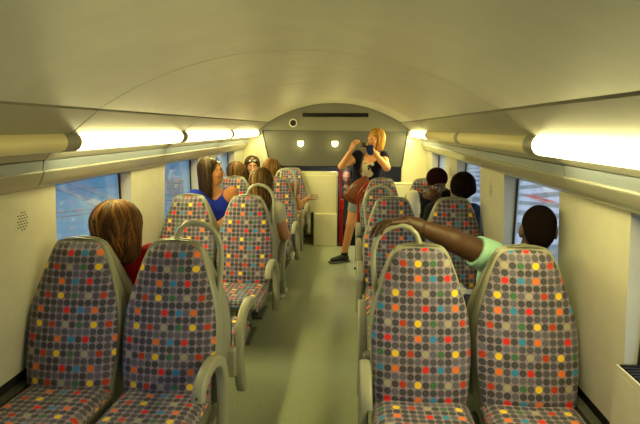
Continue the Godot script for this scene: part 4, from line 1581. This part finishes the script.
	var marks := [[pc + Vector3(0.005, 0.045, 0), Vector3(0.075, 0.05, 0.1), bb, pr], [pc + Vector3(-0.03, -0.01, 0), Vector3(0.035, 0.05, 0.1), bb, pr], [pc + Vector3(0.0, -0.075, 0), Vector3(0.075, 0.045, 0.1), bb, pr], [pc + Vector3(0.03, 0.015, 0), Vector3(0.03, 0.018, 0.1), bb, Color(0.05, 0.045, 0.05)], [pc + Vector3(-0.02, 0.05, 0), Vector3(0.03, 0.008, 0.1), bb, Color(0.2, 0.17, 0.12)], [pc + Vector3(0.035, -0.04, 0), Vector3(0.012, 0.03, 0.1), bb, pr]]
	shirt(p, d, Color(0.008, 0.010, 0.026), 0.30, 0.008, marks, 0.055, 0.05, 0.008, "t_shirt")
	trousers(p, d, Color(0.24, 0.28, 0.31), 0.62, 0.009, "shorts")
	var sox := MB.new(); sox.org = p.position
	for k in ["l", "r"]:
		var s2 := SDF.new()
		s2.cap(d["an_" + k] + Vector3(0, -0.02, 0), d["an_" + k] + Vector3(0.012, 0.05, 0), 0.043, 0.042, 0.01, true)
		s2.add_to(sox, 0.008, Color(0.02, 0.02, 0.022))
	put("socks", sox.done(), body_mat("cloth", 0.85, 0.04), p)
	shoes(p, d, Color(0.015, 0.016, 0.018), Color(0.10, 0.10, 0.10), 0.006)
	mb = MB.new(); mb.org = p.position
	hair(mb, d.head, frame(d.face), 1.0, [Color(0.48, 0.25, 0.05), Color(0.62, 0.36, 0.09), Color(0.36, 0.17, 0.035)], 0.10, 0.012, 520, 17, 0.0036, 0.0, 1.05)
	put("hair", mb.done(), hair_mat(), p)
	# compact camera in her hands
	var cam := thing("compact_camera", "small silver and black camera held to the standing person's face", "camera", Vector3(0.385, 1.462, zw + 0.215))
	var cb := frame(Vector3(-0.86, -0.05, 0.45))
	mb = MB.new(); mb.box(Vector3.ZERO, Vector3(0.105, 0.062, 0.03), 0.006, cb)
	put("camera_body", mb.done(), mat("camera_black", Color(0.03, 0.03, 0.035), 0.35), cam)
	mb = MB.new(); mb.tube([cb * Vector3(0.0, 0, 0.014), cb * Vector3(0.0, 0, 0.034), cb * Vector3(0.0, 0, 0.046)], [0.026, 0.026, 0.021], 14)
	put("lens", mb.done(), mat("camera_silver", Color(0.62, 0.62, 0.60), 0.25, 0.7), cam)
	mb = MB.new(); mb.box(cb * Vector3(0.03, 0.034, 0), Vector3(0.02, 0.006, 0.016), 0.002, cb)
	put("shutter_button", mb.done(), mats["camera_silver"], cam)
	var pouch := thing("camera_pouch", "small blue camera pouch dangling from the standing person's hand", "pouch", Vector3(0.462, 1.405, zw + 0.29))
	mb = MB.new()
	sd = SDF.new()
	sd.ell(Vector3(0, 0, 0), Basis(Vector3.BACK, 0.3), Vector3(0.042, 0.062, 0.022), 0.01)
	sd.cap(Vector3(-0.028, 0.035, 0), Vector3(0.02, 0.045, 0), 0.02, 0.02, 0.02)
	sd.add_to(mb, 0.006, Color(0.018, 0.035, 0.11))
	put("pouch_body", mb.done(), body_mat("cloth", 0.85, 0.04), pouch)
	mb = MB.new(); mb.tube([Vector3(-0.01, 0.05, 0), Vector3(-0.02, 0.075, -0.01), Vector3(-0.012, 0.085, -0.03)], 0.004, 6)
	put("loop", mb.done(), mats["camera_black"], pouch)
	# handbag
	var bag := thing("handbag", "slouchy brown leather handbag hanging at the standing person's hip", "handbag", Vector3(0.31, 0.755, zw + 0.17))
	mb = MB.new()
	sd = SDF.new()
	var bq := Basis(Vector3.BACK, -0.55)
	for e in [[0.0, 0.11, 0.06, 0.10, 0.035], [0.0, 0.02, 0.105, 0.12, 0.055], [-0.01, -0.09, 0.125, 0.075, 0.06]]:
		sd.ell(Vector3(0.02, 0.16, 0) + bq * Vector3(e[0], e[1], 0), bq, Vector3(e[2], e[3], e[4]), 0.05)
	for i in 7: sd.cap(Vector3(0.02, 0.16, 0.048) + bq * Vector3(-0.075 + i * 0.026, 0.10 - absf(i - 3.0) * 0.016, -0.006), Vector3(0.02, 0.16, 0.056) + bq * Vector3(-0.09 + i * 0.03, -0.10, 0.0), 0.005, 0.008, 0.012)
	sd.add_to(mb, 0.007, Color(0.17, 0.055, 0.016))
	put("bag_body", mb.done(), tri_mat("leather", noise_tex(31, 0.05, Color(0.36, 0.17, 0.08), Color(0.56, 0.29, 0.14), 256, 4), 5.0, 0.4), bag)
	mb = MB.new()
	mb.tube([Vector3(0.02, 0.16, 0.0) + bq * Vector3(-0.05, 0.17, 0.0), Vector3(0.045, 0.40, 0.02), Vector3(0.075, 0.55, 0.0), Vector3(0.12, 0.67, -0.06), Vector3(0.15, 0.71, -0.14)], 0.009, 6)
	put("strap", mb.done(), mat("strap_leather", Color(0.36, 0.19, 0.10), 0.5), bag)
	for e in [-0.06, 0.06]:
		mb = MB.new(); mb.ell(Vector3(0.02, 0.16, 0.06) + bq * Vector3(e, 0.05, 0), Basis.IDENTITY, Vector3(0.012, 0.012, 0.006), 10, 6)
		put("stud", mb.done(), mats["camera_silver"], bag)

	# --- man on the stairs
	d = {}
	d.skin = Color(0.42, 0.22, 0.14); d.s = 0.98; d.brow = Color(0.2, 0.18, 0.16)
	var zs := -7.80
	d.hip = Vector3(0.20, 0.18, zs); d.chest = Vector3(0.20, 0.56, zs); d.neck = Vector3(0.20, 0.76, zs)
	d.head = Vector3(0.185, 0.905, zs + 0.04); d.face = Vector3(-0.1, -0.5, 1)
	d.sh_l = Vector3(0.40, 0.69, zs); d.el_l = Vector3(0.46, 0.42, zs + 0.03); d.wr_l = Vector3(0.42, 0.20, zs + 0.14)
	d.sh_r = Vector3(0.0, 0.69, zs); d.el_r = Vector3(-0.05, 0.42, zs + 0.03); d.wr_r = Vector3(0.0, 0.20, zs + 0.14)
	d.kn_l = Vector3(0.30, -0.20, zs + 0.06); d.an_l = Vector3(0.30, -0.62, zs)
	d.kn_r = Vector3(0.12, -0.20, zs + 0.06); d.an_r = Vector3(0.12, -0.62, zs)
	d.toe = Vector3(0, 0, 1)
	p = person("person", "person with receding grey hair in dark grey sweater climbing the stairs", d, Vector3(0.2, -0.71, zs), 0.018, 0.006)
	shirt(p, d, Color(0.055, 0.065, 0.070), 1.9, 0.014, [[Vector3(0.20, 0.75, zs + 0.08), Vector3(0.05, 0.05, 0.06), Basis.IDENTITY, Color(0.45, 0.45, 0.42)]], 0.03, 0.0, 0.02, "sweater")
	trousers(p, d, Color(0.02, 0.022, 0.03), 1.95, 0.018)
	mb = MB.new(); mb.org = p.position
	hb = frame(d.face)
	sd = SDF.new()
	sd.ell(d.head + hb * Vector3(0, 0.036, -0.030), hb, Vector3(0.081, 0.088, 0.088), 0.01)
	sd.add_to(mb, 0.009, Color(0.09, 0.08, 0.07))
	put("hair", mb.done(), cropped(), p)

func build_props() -> void:
	# paper on the opposite seat
	var pp := thing("paper_bag", "crumpled white paper with black print on the seat beyond the mint T-shirt", "paper", Vector3(1.03, 0.462, -3.34))
	var mb := MB.new()
	var rows: Array = []
	var nz := FastNoiseLite.new(); nz.seed = 8; nz.frequency = 9.0
	for i in 9:
		var line := PackedVector3Array()
		for j in 11:
			var x := (j - 5) * 0.020
			var z := (i - 4) * 0.02
			line.append(Vector3(x, 0.03 + absf(nz.get_noise_2d(x, z)) * 0.09 + 0.03 * (1.0 - pow(absf(j - 5) / 5.0, 2.0)), z))
		rows.append(line)
	mb.grid(rows)
	var low: Array = []
	for r in rows:
		var line := PackedVector3Array()
		for q in r: line.append(Vector3(q.x, maxf(0.0, q.y - 0.03), q.z))
		low.append(line)
	mb.grid(low, false, [], 0)
	put("sheet", mb.done(), mat("paper_white", Color(0.80, 0.80, 0.78), 0.8), pp)
	mb = MB.new()
	mb.box(Vector3(0.02, 0.052, 0.075), Vector3(0.05, 0.03, 0.012), 0.004, Basis(Vector3.BACK, 0.4))
	put("print", mb.done(), mats["rubber"], pp)

func _ready() -> void:
	# camera
	var cam := Camera3D.new()
	cam.name = "camera"
	var pit := 0.169
	var yaw := 0.066
	var roll := 0.004
	var fw := Vector3(-sin(yaw) * cos(pit), -sin(pit), -cos(yaw) * cos(pit))
	var r := Vector3(cos(yaw), 0, -sin(yaw))
	var u := r.cross(fw)
	var r2 := r * cos(roll) + u * sin(roll)
	var u2 := -r * sin(roll) + u * cos(roll)
	cam.transform = Transform3D(Basis(r2, u2, -fw), Vector3(0.266, 1.65, 0.0))
	cam.fov = rad_to_deg(2.0 * atan(212.0 / 490.0))
	cam.near = 0.02
	cam.far = 120.0
	add_child(cam)
	cam.current = true
	# sky and exposure
	var env := Environment.new()
	env.background_mode = Environment.BG_SKY
	var sky := Sky.new()
	var sm := ProceduralSkyMaterial.new()
	sm.sky_top_color = Color(0.60, 0.69, 0.82)
	sm.sky_horizon_color = Color(0.83, 0.86, 0.90)
	sm.ground_bottom_color = Color(0.30, 0.31, 0.33)
	sm.ground_horizon_color = Color(0.60, 0.66, 0.72)
	sm.sky_energy_multiplier = 1.7
	sky.sky_material = sm
	env.sky = sky
	env.tonemap_mode = Environment.TONE_MAPPER_LINEAR
	env.tonemap_exposure = 1.0
	env.sdfgi_enabled = true
	env.ssao_enabled = true
	env.ssil_enabled = true
	var we := WorldEnvironment.new()
	we.name = "world"
	we.environment = env
	add_child(we)
	# tube lamps
	lamp_fitting(-1.0, 0, true, "lit tube lamp over the window of the person in red")
	lamp_fitting(-1.0, 1, true, "lit tube lamp over the window of the person in blue")
	lamp_fitting(-1.0, 2, true, "lit tube lamp ending at the bulkhead on the side of the cream partition")
	lamp_fitting(-1.0, -1, false, "unlit cream tube lamp before the lit lamps, above the slotted wall speaker")
	lamp_fitting(1.0, -1, true, "large lit tube lamp over the window with the black sill grille")
	lamp_fitting(1.0, 0, false, "unlit cream tube lamp over the window of the person in mint")
	lamp_fitting(1.0, 1, false, "unlit cream tube lamp over the window of the denim-clad person")
	lamp_fitting(1.0, 2, true, "lit tube lamp beside the bulkhead behind the standing person")

	build_shell()
	build_end()
	build_outside()

	var fab := mat("seat_fabric", Color(1, 1, 1), 0.85)
	fab.albedo_texture = dot_fabric()
	fab.rim_enabled = true
	fab.rim = 0.15
	var g := "dotted seats in facing bays"
	var J1 := -2.05
	var J2 := -3.68
	var J3 := -5.22
	# seats that face the camera
	var first := seat(-AX, J1, 0.0, 1.0, true, 1, "dotted aisle seat backing onto the bay of the person in red", g)
	seat(-WX, J1, 0.0, 0.0, false, 1, "dotted window seat below the slotted wall speaker, back to the person in red", g)
	seat(AX, J1, 0.0, -1.0, true, 0, "dotted aisle seat whose grab handle the person in mint holds", g)
	seat(WX, J1, 0.0, 0.0, false, 2, "dotted window seat in front of the person in mint T-shirt", g)
	seat(-AX, J2, 0.0, 1.0, true, 0, "dotted aisle seat in front of the person in cream T-shirt", g)
	seat(-WX, J2, 0.0, 0.0, false, 2, "dotted window seat in front of the person in blue", g)
	seat(AX, J2, 0.0, -1.0, true, 3, "dotted aisle seat facing the person in mint, behind the stretched arm", g)
	seat(WX, J2, 0.0, 0.0, false, 1, "dotted window seat in front of the person with black gathered hair", g)
	seat(-AX, J3, 0.0, 1.0, true, 2, "dotted aisle seat in front of the phone holder", g)
	seat(-WX, J3, 0.0, 0.0, false, 3, "dotted window seat facing the person in blue", g)
	seat(AX, J3, 0.0, -1.0, false, 0, "dotted aisle seat next to the brown handbag", g)
	seat(WX, J3, 0.0, 0.0, false, 1, "dotted window seat behind the person in cream and black jacket", g)
	seat(-AX, -6.59, 0.0, 1.0, false, 1, "dotted aisle seat against the cream partition", g)
	seat(-WX, -6.59, 0.0, 0.0, false, 0, "dotted window seat under the person facing the camera with sunglasses", g)
	var letter := TextMesh.new()
	letter.text = "A"
	letter.font_size = 24
	letter.pixel_size = 0.0009
	letter.depth = 0.001
	var lm := put("seat_letter", letter, mats["rubber"], first)
	lm.position = Vector3(0.258, 0.600, 0.3125)
	# seats that face away, back to back with those
	for e in [[J1 - 0.47, ["dotted seat facing away beside the person in red", "dotted window seat that the person in red sits on"], ["dotted seat facing away under the stretched bare arm", "dotted window seat that the person in mint sits on"]],
			[J2 - 0.47, ["dotted aisle seat that the person in cream T-shirt sits on", "dotted window seat that the person in blue sits on"], ["dotted seat facing away beside the person with black gathered hair", "dotted window seat that the denim-clad person sits on"]],
			[J3 - 0.47, ["dotted aisle seat that the phone holder sits on", "dotted window seat facing the person with sunglasses, facing away"], []]]:
		var z: float = e[0]
		seat(-AX, z, PI, -1.0, false, 2, e[1][0], g)
		seat(-WX, z, PI, 0.0, false, 3, e[1][1], g)
		if e[2].size() > 0:
			seat(AX, z, PI, 1.0, false, 1, e[2][0], g)
			seat(WX, z, PI, 0.0, false, 0, e[2][1], g)
	build_people()
	build_props()
